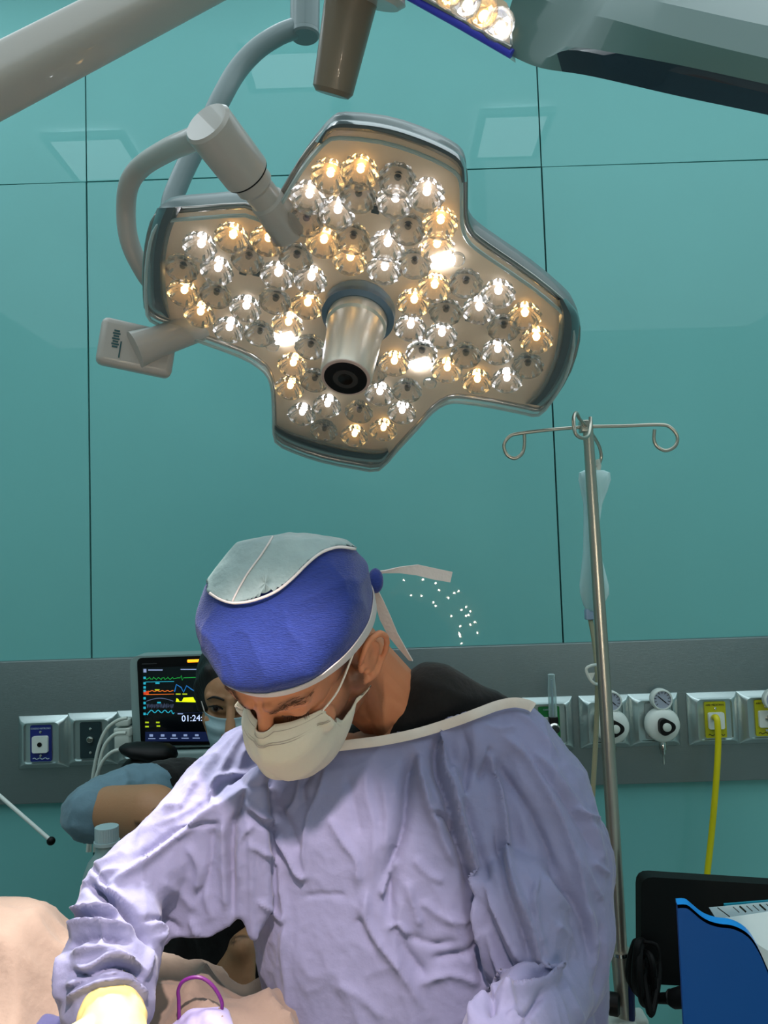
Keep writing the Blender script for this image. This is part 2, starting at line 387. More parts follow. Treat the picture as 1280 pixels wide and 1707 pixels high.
# ------------------------------------------------------------------ surgical lamp in view
LO = np.array([-.034, 1.315, 2.0005])
LR = np.array([[.96657814, .21070596, -.14604689], [.10729494, -.84984736, -.51599153], [-.23284005, .48307604, -.84405157]])
LN = LR[:, 2]
def L(x, y, h=0.):                   # photo position to a point h in front of the lamp's rim plane
    return plane_hit(x, y, LO+LN*h, LN)
m_tray = mat('lamp_reflector_tray', (240, 212, 180), .35, coat=.6, bump=.25, bscale=45)
m_cap = mat('dark_lamp_end_band', (72, 86, 90), .3, coat=.7)
m_rim = mat('lamp_rim', (165, 160, 155), .2, metal=.8)
m_cover = clear_mat('clear_lamp_cover', (246, 246, 246), .02, .06)
m_lens = mat('lens_glass', (255, 255, 255), .02, trans=1., ior=1.47)
_nt = m_lens.node_tree; _t = _nt.nodes.new('ShaderNodeBsdfTransparent'); _x = _nt.nodes.new('ShaderNodeMixShader'); _x.inputs[0].default_value = .75
_nt.links.new(_t.outputs[0], _x.inputs[1]); _nt.links.new(_nt.nodes['Principled BSDF'].outputs[0], _x.inputs[2]); _nt.links.new(_x.outputs[0], _nt.nodes['Material Output'].inputs[0])
m_warm = mat('warm_led', (255, 206, 130), .4, emit=20.); m_cool = mat('cool_led', (240, 240, 245), .4, emit=17.)
m_dim = mat('unlit_led', (58, 50, 44), .3, metal=.4); m_flare = mat('bare_led_window', (240, 245, 255), .4, emit=80.)
m_ring = mat('blue_grey_ring', (104, 122, 138), .3, metal=.4)
m_alu = mat('satin_handle_metal', (214, 206, 192), .38, metal=.55, bump=.1, bscale=80)
OUT = [(548, 207), (570, 200), (640, 207), (700, 225), (750, 248), (772, 266), (777, 290), (777, 345), (784, 372), (800, 390), (835, 415), (890, 453), (942, 496), (962, 522), (965, 560), (951, 610), (927, 652), (905, 676), (880, 673), (830, 663), (778, 655), (750, 656), (725, 672), (700, 700), (665, 738), (635, 770), (600, 768), (540, 756), (490, 739), (461, 722), (458, 690), (456, 640), (449, 612), (432, 594), (400, 576), (335, 552), (285, 531), (250, 515), (243, 490), (243, 430), (250, 380), (262, 352), (285, 343), (335, 339), (410, 334), (440, 345), (458, 335), (475, 308), (505, 258), (528, 228)]
lamp = thing('surgical_light', LO, 'large four-lobed surgical light with glowing glass lenses above the surgeon\'s head', 'surgical light')
def lring(pts, h, inset=0.):
    V = np.array([L(x, y, h) for x, y in pts]); c = V.mean(0)
    if inset:
        n = len(V); o = []
        for i in range(n):
            t = unit(V[(i+1) % n]-V[i-1]); nn = np.cross(t, LN); 
            o.append(V[i]+nn*inset)
        A = sum((np.cross(V[i]-c, V[(i+1) % n]-c) for i in range(n)), np.zeros(3))
        # inset must point inwards
        if np.mean([np.linalg.norm(p-c) for p in o]) > np.mean([np.linalg.norm(p-c) for p in V]) and inset > 0:
            o = [2*V[i]-o[i] for i in range(n)]
        V = np.array(o)
    return [v for v in V]
def close_smooth(pts, n=4):
    k = len(pts); P2 = [np.array(p, float) for p in pts]; o = []
    for i in range(k):
        a, b, c, d = P2[i-1], P2[i], P2[(i+1) % k], P2[(i+2) % k]
        for j in range(n):
            t = j/n; o.append(.5*((2*b)+(-a+c)*t+(2*a-5*b+4*c-d)*t*t+(-a+3*b-3*c+d)*t**3))
    return o
OS = close_smooth(OUT, 2)
# rim centre for the back shell: same outline carried straight back, drawn in
def back(pts, h, s):
    V = np.array([L(x, y, 0) for x, y in pts]); c = LO
    return [c+(v-c)*s+LN*h for v in V]
obj('back_shell', MB().ring_loft([back(OS, .004, .995), back(OS, -.010, 1.0), back(OS, -.030, .985), back(OS, -.045, .93), back(OS, -.052, .80)]), m_lampteal, lamp, angle=50)
obj('reflector_tray', MB().ring_loft([back(OS, .0045, .985), back(OS, .0085, .975)]), m_tray, lamp, angle=30)
V = [np.array(p) for p in back(OS, .010, .992)]
obj('rim', MB().tube(V+[V[0]], .0048, 10, cap=False), m_rim, lamp)
V = [np.array(p) for p in back(OS, .028, .975)]
obj('cover_edge', MB().tube(V+[V[0]], .0028, 8, cap=False), clear_mat('cover_edge_plastic', (215, 222, 220), .35), lamp)
obj('clear_cover', MB().ring_loft([back(OS, .010, .985), back(OS, .026, .978), back(OS, .030, .968)], cap=False).add(back(OS, .030, .968), [list(range(len(OS)))]), m_cover, lamp, angle=30)
def endcap(outer, inner):
    po = [np.array(p, float) for p in outer]; pi_ = [np.array(p, float) for p in inner]
    def rs(a, n):
        a, _ = crom(a, [0]*len(a), 4); d = np.r_[0, np.cumsum([np.linalg.norm(a[i+1]-a[i]) for i in range(len(a)-1)])]; s = np.linspace(0, d[-1], n)
        a = np.array(a); return np.stack([np.interp(s, d, a[:, 0]), np.interp(s, d, a[:, 1])], 1)
    A = rs(po, 26); B = rs(pi_, 26); rings = []
    for a, b in zip(A, B):
        m = a*.7+b*.3; 
        rings.append([L(*a, -.012), L(*a, .006), L(*(a*.9+b*.1), .022), L(*(a*.6+b*.4), .034), L(*(a*.25+b*.75), .033), L(*b, .024), L(*b, .004), L(*b, -.012)])
    obj('end_band', MB().ring_loft(rings), m_cap, lamp, angle=35)
endcap([(262, 347), (250, 380), (243, 430), (243, 490), (250, 517), (277, 530)], [(302, 345), (285, 385), (276, 430), (276, 480), (280, 508), (284, 531)])
endcap([(944, 498), (964, 524), (966, 560), (952, 610), (928, 653), (906, 677)], [(929, 500), (932, 540), (925, 590), (908, 635), (890, 662), (876, 673)])
endcap([(524, 236), (548, 206), (572, 199), (640, 206), (701, 224), (752, 247), (774, 266), (779, 303)], [(538, 240), (548, 220), (575, 217), (640, 224), (700, 243), (745, 264), (766, 282), (768, 305)])
endcap([(458, 722), (462, 727), (490, 742), (540, 758), (600, 770), (636, 771), (648, 757)], [(459, 706), (470, 713), (495, 724), (540, 738), (600, 750), (638, 752), (646, 748)])
# lens clusters
LENS = [(337,402,'w'),(390,387,'y'),(449,392,'y'),(416,422,'d'),(307,438,'d'),(365,442,'w'),(309,479,'y'),(363,482,'d'),(336,515,'y'),(412,505,'w'),(384,541,'w'),(435,547,'d'),
 (465,450,'w'),(496,420,'d'),(520,457,'w'),(461,492,'d'),(514,500,'y'),(482,532,'y'),(519,569,'d'),(490,600,'y'),(485,638,'y'),(526,625,'d'),(552,284,'y'),(602,277,'y'),(664,290,'d'),(599,317,'d'),
 (517,319,'w'),(660,326,'w'),(712,315,'w'),(564,345,'w'),(512,358,'d'),(681,372,'d'),(735,362,'y'),(541,395,'y'),(590,388,'d'),(647,400,'w'),(729,402,'y'),(585,424,'y'),(692,430,'d'),(642,440,'w'),
 (725,470,'y'),(691,495,'y'),(744,510,'d'),(777,463,'d'),(685,537,'w'),(737,550,'w'),(831,480,'w'),(799,507,'w'),(875,517,'y'),(840,537,'d'),(894,557,'y'),(704,579,'d'),(830,577,'w'),(777,583,'d'),
 (880,600,'d'),(746,608,'y'),(845,625,'w'),(796,627,'y'),(658,597,'y'),(680,642,'d'),(671,679,'w'),(505,682,'w'),(547,668,'w'),(542,709,'d'),(600,678,'d'),(592,718,'y'),(640,708,'y'),(634,648,'w'),(622,610,'d')]
SG = 18
pr = [(.0115, .000), (.0165, .0045), (.0215, .011), (.0250, .018), (.0258, .023), (.0240, .0265), (.017, .0300), (.008, .0315), (.0005, .0318)]
inner = [(.0075, .0), (.0072, .009), (.004, .012), (.0005, .0125)]
mb = MB(); mb.lathe(pr, (0, 0, 0), (0, 0, 1), SG); mb.lathe(inner, (0, 0, 0), (0, 0, 1), 14)
proto_me = {}
def lens_mesh():
    me = bpy.data.meshes.new('lens'); b = MB().lathe(pr, (0, 0, 0), (0, 0, 1), 26)
    nv_ = []
    for i, (x, y, z) in enumerate(b.v):                 # cut facets round the flank
        k = (1.045 if i % 2 else .945) if z < .0262 else 1.0; nv_.append((x*k, y*k, z))
    b.v = nv_; me.from_pydata(b.v, [], b.f)
    finish(me, m_lens, True, 9); return me
def die_mesh(m):
    me = bpy.data.meshes.new('led'); b = MB().lathe([(.0005, .003), (.0035, .004), (.0048, .007), (.0038, .010), (.0005, .011)], (0, 0, 0), (0, 0, 1), 12); me.from_pydata(b.v, [], b.f)
    finish(me, m, True, 40); return me
LM = lens_mesh(); DM = {'y': die_mesh(m_warm), 'w': die_mesh(m_cool), 'd': die_mesh(m_dim)}
MB_ = None
for x, y, k in LENS:
    p = L(x, y, .016) - LN*.0062
    o = bpy.data.objects.new('lens', LM); COL.objects.link(o); o.parent = lamp
    o.matrix_local = M4(LR, p-LO)
    q = bpy.data.objects.new('led', DM[k]); COL.objects.link(q); q.parent = o
    q.location = (0, 0, -.001)
    if k != 'd' and abs(x-590) < 400: pass
for x, y in ((738, 432), (476, 564), (702, 606)):
    c = L(x, y, .010)
    obj('bare_led', MB().box(c, (.016, .010, .0015), LR@np.array([[.8, -.6, 0], [.6, .8, 0], [0, 0, 1]])), m_flare, lamp, smooth=False)
for x, y in ((762, 428), (455, 572), (717, 634)):
    c = L(x, y, .012)
    obj('small_lens', MB().lathe([(.009, 0), (.0125, .004), (.0115, .010), (.006, .013), (.0005, .0135)], c, LN, 16), m_lens, lamp, angle=20)
sm = MB()
for x, y in ((405, 453), (427, 455), (628, 335), (626, 350), (782, 531), (802, 536)):
    obj('sensor_window', MB().box(L(x, y, .0115), (.0058, .0055, .002), LR, bev=.001), m_black, lamp)
# clear triangular bases under each lens cluster
# centre handle
hc = L(600, 512, .012)
hb = obj('handle_collar', MB().lathe([(.052, -.004), (.058, .006), (.058, .026), (.050, .030), (.044, .028)], hc, LN, 48), m_ring, lamp, angle=30)
he = P(574, 624, 1.18)
ax = unit(LN*.93 + unit(P(574, 622, 1.2)-hc)*.07)
hd = obj('handle', MB().lathe([(.047, .02), (.048, .046), (.0445, .050), (.0395, .15), (.0375, .156)], hc, LN, 48), m_alu, lamp, angle=30)
obj('handle_end', MB().lathe([(.0375, .1555), (.0370, .1575), (.033, .158)], hc, LN, 40), mat('handle_end_face', (190, 165, 155), .4), hd)
obj('camera_ring', MB().lathe([(.0325, .157), (.0325, .1595), (.029, .160)], hc, LN, 40), m_black, hd)
obj('camera_window', MB().lathe([(.019, .1598), (.019, .1604), (.013, .1605)], hc, LN, 32), mat('camera_glass', (48, 46, 46), .2), hd)
obj('camera_lens', MB().lathe([(.011, .1603), (.011, .161), (.002, .1611)], hc, LN, 32), mat('camera_pupil', (3, 3, 4), .1), hd)
# joint on the upper left with its collar
a, b = P(345, 205, 1.035), P(409, 288, 1.105)
d = unit(b-a); Lg = np.linalg.norm(b-a)
obj('swivel_joint', MB().lathe([(.030, -.002), (.0335, .002), (.0335, Lg), (.031, Lg+.002)], a, d, 40), m_lampgrey, lamp, angle=35)
obj('joint_seal', MB().lathe([(.0325, Lg), (.0325, Lg+.003)], a, d, 40), m_black, lamp)
obj('joint_collar', MB().lathe([(.027, Lg+.002), (.027, Lg+.022), (.0225, Lg+.028), (.0225, Lg+.050), (.0255, Lg+.054), (.0255, Lg+.066), (.030, Lg+.115)], a, d, 40), m_lampgrey, lamp, angle=35)
# yoke behind, from the swivel joint around the back of the lamp
obj('yoke', MB().tube([P(352, 222, 1.05), P(318, 234, 1.10), P(280, 250, 1.17), P(238, 276, 1.25), P(216, 305, 1.29), P(210, 345, 1.33), P(214, 395, 1.36), P(232, 440, 1.39), P(262, 480, 1.42), P(320, 505, 1.44), P(420, 520, 1.45), P(520, 520, 1.44), P(590, 515, 1.40)], .0158, 20, smooth=6), m_lampgrey, lamp)
# touch panel on its arm, lower left
pc = P(232, 585, 1.36); ad = unit(P(345, 540, 1.40)-P(240, 585, 1.34))
obj('panel_arm', MB().tube([P(225, 583, 1.345), P(262, 570, 1.36), P(345, 540, 1.41), P(430, 515, 1.44)], [.031, .026, .0245, .0245], 24), m_lampgrey, lamp)
px_ = unit(P(292, 612, 1.36)-P(178, 590, 1.33)); py_ = unit(P(170, 537, 1.34)-P(182, 606, 1.34))
nz = unit(np.cross(px_, py_)); py_ = np.cross(nz, px_)
nz = nz if nz @ FW < 0 else -nz
Rb = frame(px_, unit(nz+px_*.10)); pc = P(228, 581, 1.375)
pb = obj('control_panel', MB().box(pc, (.062, .040, .017), Rb, bev=.011), m_lampgrey, lamp)
tx = MB(); R2 = Rb
for i in range(7): tx.box(pc+R2@np.array([-.036+.0, .018-.0045*i, .0175]), (.006 if i % 2 else .0045, .0014, .0004), R2)
tx.box(pc+R2@np.array([-.027, -.012, .0175]), (.0012, .014, .0004), R2)
obj('printed_marks', tx, mat('dark_print', (40, 80, 85), .5), pb, smooth=False)
# ------------------------------------------------------------------ arms above
t = thing('lamp_suspension_arm', P(508, 30, 1.62), 'curved grey tube arm with a short upright hub, behind the lamp at top centre', 'lamp arm')
obj('hub', MB().tube([P(510, -160, 1.62), P(508, 52, 1.62)], .0295, 32), m_lampteal, t)
obj('hub_cap', MB().lathe([(.0295, -.003), (.0295, .006), (.0265, .009), (.026, .0095)], P(508, 55, 1.62), (0, 0, -1), 32), m_lampteal, t)
obj('curved_tube', MB().tube([P(496, 46, 1.62), P(465, 58, 1.61), P(428, 82, 1.6), P(395, 118, 1.59), P(368, 165, 1.57), P(344, 215, 1.56), P(318, 262, 1.55), P(298, 305, 1.54), P(285, 345, 1.53), P(290, 400, 1.52), P(330, 450, 1.50), P(400, 500, 1.47)], .0195, 20, smooth=6), m_lampteal, t)
obj('ceiling_column', MB().tube([P(510, -155, 1.62), np.array([P(510, -155, 1.62)[0], P(510, -155, 1.62)[1], 3.4])], .04, 24), m_lampteal, t)
t = thing('spring_arm', P(150, 60, 1.0), 'thick pale spring arm crossing the top left corner', 'lamp arm')
a, b = P(-260, 271, .86), P(520, -134, 1.1); d = unit(b-a)
up = unit(np.cross(d, FW)); up = up if up[2] > 0 else -up; sd = np.cross(up, d)
rings = []
for k in range(9):
    s = k/8; c = a+(b-a)*s; h = .0255*(1-.0*s); ww = .036
    rings.append([c+up*(h*math.copysign(abs(math.cos(q))**.55, math.cos(q)))+sd*(ww*math.copysign(abs(math.sin(q))**.55, math.sin(q))) for q in [2*math.pi*i/36 for i in range(36)]])
obj('arm_shell', MB().ring_loft(rings), m_lampgrey, t, angle=50)
obj('arm_cover', MB().tube([a+up*-.01-FW*.034+(b-a)*.1, a+up*-.024-FW*.03+(b-a)*.95], .0025, 8), m_lampgrey, t)
obj('ceiling_column', MB().tube([b, np.array([b[0]+.05, b[1], 3.4])], .045, 24), m_lampgrey, t)
t = thing('light_handle', P(598, 0, 1.02), 'taupe cylindrical handle hanging at the top centre', 'lamp handle')
m_taupe = mat('taupe_handle', (112, 100, 84), .45, coat=.3)
a, b = P(603, -90, 1.0), P(555, 150, 1.06)
obj('grip', MB().lathe([(.034, 0), (.0355, .02), (.0268, np.linalg.norm(b-a)), (.022, np.linalg.norm(b-a)+.006)], a, unit(b-a), 40), m_taupe, t, angle=35)
obj('grip_flange', MB().lathe([(.05, 0), (.052, .006), (.045, .012)], P(610, -18, 1.0), unit(b-a), 40), m_lampgrey, t, angle=35)
obj('drop_rod', MB().tube([a, a+np.array([0, 0, .15]), np.array([a[0], a[1], 3.4])], .02, 20), m_lampgrey, t)
# ------------------------------------------------------------------ second lamp head, above right, near the camera
t = thing('overhead_lamp_head', P(1080, 40, .85), 'second surgical light head with grey housing, cut by the top right corner', 'surgical light')
m_house = mat('grey_green_housing', (78, 108, 106), .35, coat=.4); m_dkband = mat('dark_glossy_band', (18, 32, 44), .15, coat=1.)
m_stripe = mat('blue_light_strip', (60, 66, 190), .35)
S = [ # profiles from left end to beyond the right edge: photo position and distance of each long edge
 [(850, 92, .98), (900, 113, .96), (985, 127, .93), (1130, 160, .89), (1290, 194, .85), (1480, 240, .82)],
 [(855, 80, .975), (908, 96, .955), (962, 84, .925), (1130, 122, .885), (1290, 158, .845), (1480, 205, .81)],
 [(850, 12, .97), (930, 72, .95), (990, 82, .92), (1130, 108, .88), (1290, 143, .84), (1480, 185, .80)],
 [(860, -20, .96), (960, 20, .94), (1010, 30, .91), (1130, 62, .87), (1290, 100, .83), (1480, 140, .79)],
 [(880, -60, .97), (980, -20, .94), (1030, -12, .92), (1130, 10, .88), (1290, 45, .84), (1480, 80, .80)],
 [(920, -160, 1.05), (1000, -140, 1.02), (1060, -130, 1.0), (1150, -110, .98), (1300, -80, .96), (1500, -50, .94)],
 [(900, -80, 1.25), (1000, -60, 1.22), (1100, -40, 1.2), (1200, -20, 1.18), (1320, 0, 1.16), (1500, 20, 1.14)],
 [(850, 60, 1.12), (900, 85, 1.11), (985, 100, 1.09), (1130, 130, 1.07), (1290, 160, 1.04), (1480, 200, 1.0)]]
E_ = [crom([P(*q) for q in s], [0]*len(s), 6)[0] for s in S]
n = len(E_[0]); ns = len(E_)
def strip_rings(idx): return [[E_[j][i] for j in idx] for i in range(n)]
mb = MB(); mb.ring_loft(strip_rings(range(ns)))
# material by strip: strip 0-1-2 dark
mi = []
for f in mb.f[:-2]:
    j = min((v % ns) for v in f); j = j if not (0 in [v % ns for v in f] and ns-1 in [v % ns for v in f]) else ns-1
    mi.append(1 if j in (0, 1) and min(f)//ns > 8 else 0)
mb.mi = mi+[0, 0]
obj('housing', mb, [m_house, m_dkband], t, angle=22)
# lens side of that head, facing left and down
q = [P(845, 5, .975), P(852, 92, .985), P(600, -75, 1.02), P(640, -150, .99)]
n2 = unit(np.cross(q[1]-q[0], q[2]-q[0])); n2 = n2 if n2 @ FW < 0 else -n2
obj('lens_window', MB().prism(q, -n2*.03), mat('bright_lens_tray', (205, 190, 165), .25, coat=.6, bump=.4, bscale=60), t, smooth=False)
for k in range(9):
    a_ = .1+.1*(k % 3)+.0; u = (k+.5)/9
    c = q[1]*(1-u)*.62+q[2]*u*.62+q[0]*(1-u)*.38+q[3]*u*.38
    lo = obj('lens', MB().lathe([(.009, 0), (.017, .010), (.020, .018), (.014, .024), (.001, .026)], c+n2*.001, n2, 16), m_lens, t, angle=20)
    obj('led', MB().lathe([(.006, .0), (.006, .002), (.001, .003)], c+n2*.0015, n2, 12), m_warm if k % 2 else m_cool, lo)
obj('light_strip', MB().tube([P(853, 90, .975), P(770, 42, .99), P(680, -8, 1.01), P(600, -52, 1.02)], .0055, 12), m_stripe, t)
obj('edge_trim', MB().tube([P(852, 80, .970), P(770, 32, .985), P(680, -18, 1.0), P(600, -62, 1.01)], .003, 12), m_rim, t)
obj('suspension_tube', MB().tube([P(1200, -120, 1.08), np.array([P(1200, -120, 1.08)[0], P(1200, -120, 1.08)[1], 3.4])], .035, 20), m_lampgrey, t)
# ------------------------------------------------------------------ IV pole
m_ivbag = clear_mat('iv_bag_plastic', (225, 245, 245), .55, .25, (195, 228, 230))
m_tubing = mat('beige_tubing', (150, 150, 122), .5)
DP = 1.45
top, mid, low = P(979, 702, DP), P(1034, 1585, DP), P(1046, 1720, DP)
foot = top+(low-top)*((0.06-top[2])/(low[2]-top[2]))
t = thing('iv_pole', (foot[0], foot[1], 0), 'steel IV pole with looped hooks standing at the surgeon\'s left', 'IV pole')
obj('upper_rod', MB().tube([top, P(1010, 1180, DP), mid], [.0092, .0118, .0125], 24), m_pole, t)
obj('lower_tube', MB().tube([mid-(low-mid)*.02, low, foot], .0172, 24), m_pole, t)
obj('hook_block', MB().box(P(975, 711, DP), (.010, .010, .011), bev=.003), m_pole, t)
def hook(pts, d=DP): return obj('hook', MB().tube([P(x, y, d+(q[0] if q else 0)) for x, y, *q in pts], .0032, 10, smooth=5), m_pole, t)
hook([(970, 712), (920, 716), (870, 722), (850, 727), (840, 742), (845, 758), (858, 764), (870, 756), (874, 742), (874, 724)])
hook([(982, 711), (1040, 710), (1100, 708), (1118, 713), (1129, 728), (1125, 744), (1110, 751), (1096, 745), (1090, 733), (1091, 716)])
hook([(978, 712, .0), (966, 698, -.05), (960, 688, -.08), (956, 700, -.10), (959, 722, -.11), (970, 730, -.10), (980, 726, -.08), (984, 710, -.06), (984, 696, -.05)])
hook([(980, 715, .02), (990, 728, .05), (999, 745, .08), (1002, 762, .09), (997, 776, .09), (992, 777, .09)])
obj('tube_collar', MB().lathe([(.0185, -.002), (.0185, .004)], mid, unit(low-mid), 24), m_chrome, t)
for k in range(5):
    a = 2*math.pi*k/5+.3; e = foot*[1, 1, 0]+np.array([.28*math.cos(a), .28*math.sin(a), .07])
    lg = obj('leg', MB().tube([foot*[1, 1, 0]+np.array([0, 0, .09]), e], [.016, .011], 12), m_pole, t)
    obj('castor', MB().lathe([(.01, -.011), (.026, -.011), (.028, 0), (.026, .011), (.01, .011)], e*[1, 1, 0]+np.array([0, 0, .028]), (math.cos(a+1.57), math.sin(a+1.57), 0), 20), m_rubber, lg)
# bag hanging behind the pole
t = thing('iv_bag', P(992, 785, 1.54), 'slim translucent IV bag hanging behind the pole', 'IV bag')
rings = []
for x, y, hw, hd_ in ((990, 784, 17, .008), (991, 788, 26, .012), (991, 800, 27, .018), (990, 818, 22, .022), (988, 840, 15, .026), (986, 870, 12, .03), (986, 920, 13, .03), (988, 945, 18, .03), (990, 975, 24, .026), (991, 990, 24, .022), (989, 1008, 17, .014), (986, 1018, 9, .01)):
    c = P(x, y, 1.54); rings.append([c+RT*(hw/FPX*1.54)*math.cos(q)+FW*hd_*math.sin(q) for q in [2*math.pi*i/24 for i in range(24)]])
obj('bag', MB().ring_loft(rings), m_ivbag, t)
obj('hanger_tab', MB().tube([P(995, 766, 1.54), P(998, 776, 1.54), P(996, 787, 1.54)], .005, 10), m_offw, t)
obj('port', MB().box(P(984, 1024, 1.54), (.010, .009, .010), bev=.002), mat('pale_port', (150, 170, 195), .4), t)
t = thing('infusion_tube', P(990, 1140, 1.5), 'beige drip tube hanging beside the IV pole', 'tube')
obj('tube', MB().tube([P(984, 1032, 1.54), P(992, 1080, 1.52), P(996, 1140, 1.5), P(993, 1230, 1.5), P(988, 1320, 1.5), P(984, 1420, 1.5), P(990, 1600, 1.5), P(1010, 1750, 1.48)], .0048, 10, smooth=6), m_tubing, t)
t2 = obj('tube_clamp', MB().tube([P(995, 1108, 1.49), P(984, 1110, 1.48), P(977, 1116, 1.48), P(982, 1130, 1.48), P(990, 1139, 1.48), P(999, 1141, 1.49)], .0028, 8, smooth=4).add([P(980, 1122, 1.48), P(992, 1121, 1.48), P(986, 1136, 1.48), P(980, 1122, 1.485), P(992, 1121, 1.485), P(986, 1136, 1.485)], [[0, 1, 2], [5, 4, 3], [0, 3, 4, 1], [1, 4, 5, 2], [2, 5, 3, 0]]), m_white, t)
# clamp with a white bracket at the pole's lower end
cc = P(1030, 1697, 1.45)
t = thing('pole_clamp', cc, 'white bracket with black knob clamped on the IV pole at the bottom edge', 'clamp')
obj('bracket', MB().box(P(1026, 1704, 1.45), (.032, .028, .012), bev=.006).box(P(1062, 1712, 1.45), (.016, .022, .024), bev=.006), m_white, t)
obj('knob', MB().lathe([(.014, 0), (.019, .004), (.019, .018), (.014, .022)], P(1012, 1672, 1.43), unit(RT+FW*-.3), 16), m_black, t)
obj('knob_screw', MB().tube([P(1018, 1672, 1.43), P(1032, 1674, 1.45)], .005), m_chrome, t)
t = obj('blue_strap', MB().tube([P(1049, 1600, 1.44), P(1052, 1650, 1.435), P(1053, 1725, 1.435)], .006, 10), mat('navy_strap', (14, 34, 84), .5), loc=P(1052, 1650, 1.43)); tag(t, 'narrow navy strap running down beside the IV pole', 'strap')
# coiled black cable with a plug
t = thing('coiled_cable', P(1075, 1610, 1.38), 'coiled black cable hung on the IV pole', 'cable')
for k, (cx, cy, rx, ry, dd) in enumerate(((1062, 1607, 13, 38, 1.40), (1070, 1612, 14, 44, 1.385), (1078, 1622, 15, 52, 1.37), (1085, 1632, 11, 58, 1.36), (1066, 1600, 8, 32, 1.39), (1073, 1625, 19, 36, 1.375))):
    pts = [P(cx+rx*math.cos(a)+3*math.sin(a*2+k), cy+ry*math.sin(a), dd+.03*math.sin(a+k)) for a in [2*math.pi*i/24 for i in range(25)]]
    obj('loop', MB().tube(pts, .0062, 8), m_rubber, t)
obj('cable_tie', MB().tube([P(1070, 1570, 1.37), P(1094, 1575, 1.36), P(1098, 1600, 1.355), P(1080, 1610, 1.36)], .003, 8, smooth=3), m_rubber, t)
pg = obj('plug', MB().tube([P(1088, 1664, 1.36), P(1112, 1664, 1.34), P(1122, 1665, 1.335), P(1140, 1662, 1.32), P(1154, 1658, 1.31)], [.008, .009, .015, .017, .013], 16), m_rubber, t)
obj('strain_relief', MB().lathe([(.012, 0), (.014, .003), (.012, .006)], P(1116, 1664, 1.338), unit(P(1154, 1660, 1.31)-P(1088, 1664, 1.36)), 16), m_black, t)
# ------------------------------------------------------------------ black monitor seen from behind
YM = 1.42
def rpoly(pts, r, y, n=5):            # rounded polygon from photo corners on an upright plane
    V = [W(px, py, y) for px, py in pts]; o = []
    for i in range(len(V)):
        a, b, c = V[i-1], V[i], V[(i+1) % len(V)]; u = unit(a-b); v = unit(c-b)
        for k in range(n):
            s = k/(n-1); o.append(b+u*r*(1-s)**2+v*r*s**2)
    return o
t = thing('flat_monitor', W(1150, 1560, YM), 'black flat monitor behind the blue document holder', 'monitor')
obj('screen_case', MB().prism(rpoly([(1068, 1461), (1400, 1482), (1400, 1655), (1069, 1640)], .022, YM), (0, .03, 0)), m_black, t, angle=30)
s_ = W(1240, 1640, YM+.04); obj('stand_column', MB().tube([s_+np.array([0, .01, .03]), s_*[1, 1, 0]+np.array([0, .01, .90])], .02, 16), m_black, t)
# ------------------------------------------------------------------ cart, document holder, papers
m_bluep = mat('blue_plastic', (0, 64, 128), .45, spec=.25); 
YH = .93
holder_z = .88
c0 = W(1129, 1508, YH)
tz = holder_z
t = thing('document_holder', (c0[0]+.1, YH+.05, tz), 'blue plastic document holder at the lower right', 'document holder')
top_px = [(1129, 1508), (1144, 1508), (1155, 1516), (1168, 1527), (1182, 1535), (1200, 1540), (1218, 1542), (1236, 1549), (1252, 1562), (1266, 1585), (1278, 1612), (1290, 1640), (1302, 1672), (1315, 1700), (1345, 1730)]
def side(y, name):
    tp, _ = crom([W(x, yy, YH) for x, yy in top_px], [0]*len(top_px), 3)
    poly = [p*[1, 0, 1]+np.array([0, y, 0]) for p in tp]
    poly += [np.array([tp[-1][0], y, tz]), np.array([tp[0][0], y, tz])]
    return obj(name, MB().prism(poly, (0, .004, 0)), m_bluep, t, angle=40)
side(YH, 'side_panel')
# curl of the rim: a band along the top edge, leaning back
tp, _ = crom([W(x, yy, YH) for x, yy in top_px], [0]*len(top_px), 3)
obj('top_lip', MB().ring_loft([[p+np.array([0, .0, 0]), p+np.array([.003, .014, .001]), p+np.array([.003, .014, -.003]), p+np.array([0, .0, -.004])] for p in tp]), mat('bright_blue_plastic', (0, 132, 215), .35), t)
xr = tp[-1][0]
if False: obj('back_wall', MB().box((c0[0]+.002, YH+.03, (c0[2]+tz)/2-.01), (.002, .026, (c0[2]-tz)/2-.01)), m_bluep, t, smooth=False)
obj('bottom_panel', MB().box(((c0[0]+xr)/2, YH+.07, tz+.002), ((xr-c0[0])/2, .07, .002)), m_bluep, t, smooth=False)
m_paper = mat('white_paper', (200, 218, 222), .7); m_tealf = mat('teal_folder', (24, 140, 165), .5)
def sheet(name, pts, th, m, label, cat):
    V = [P(*q) for q in pts]; n_ = unit(np.cross(V[1]-V[0], V[2]-V[0])); o = obj(name, MB().prism(V, n_*th), m, smooth=False, loc=V[0]); return tag(o, label, cat)
sheet('folder', [(1208, 1507, 1.02), (1330, 1497, 1.04), (1345, 1660, 1.02), (1222, 1668, 1.0)], .003, m_tealf, 'teal folder standing in the blue document holder, behind the papers', 'folder')
s1 = sheet('paper_sheet', [(1182, 1513, .99), (1330, 1499, 1.01), (1370, 1650, .985), (1262, 1640, .98)], .001, m_paper, 'printed paper sheet with a dark line, behind the blank top sheet', 'paper')
s2 = sheet('paper_sheet', [(1199, 1532, .965), (1330, 1512, .975), (1345, 1640, .955), (1290, 1592, .955)], .001, m_paper, 'white blank paper sheet lying in front in the blue document holder', 'paper')
pr_ = MB()
def onp(x, y): return P(x, y, .984)
pr_.tube([onp(1196, 1513), onp(1216, 1528)], .0006, 6)
for i in range(9):
    pr_.tube([onp(1222+i*11, 1512-i*1.0), onp(1232+i*11, 1521-i*1.0)], .0011 if i % 3 == 1 else .0005, 6)
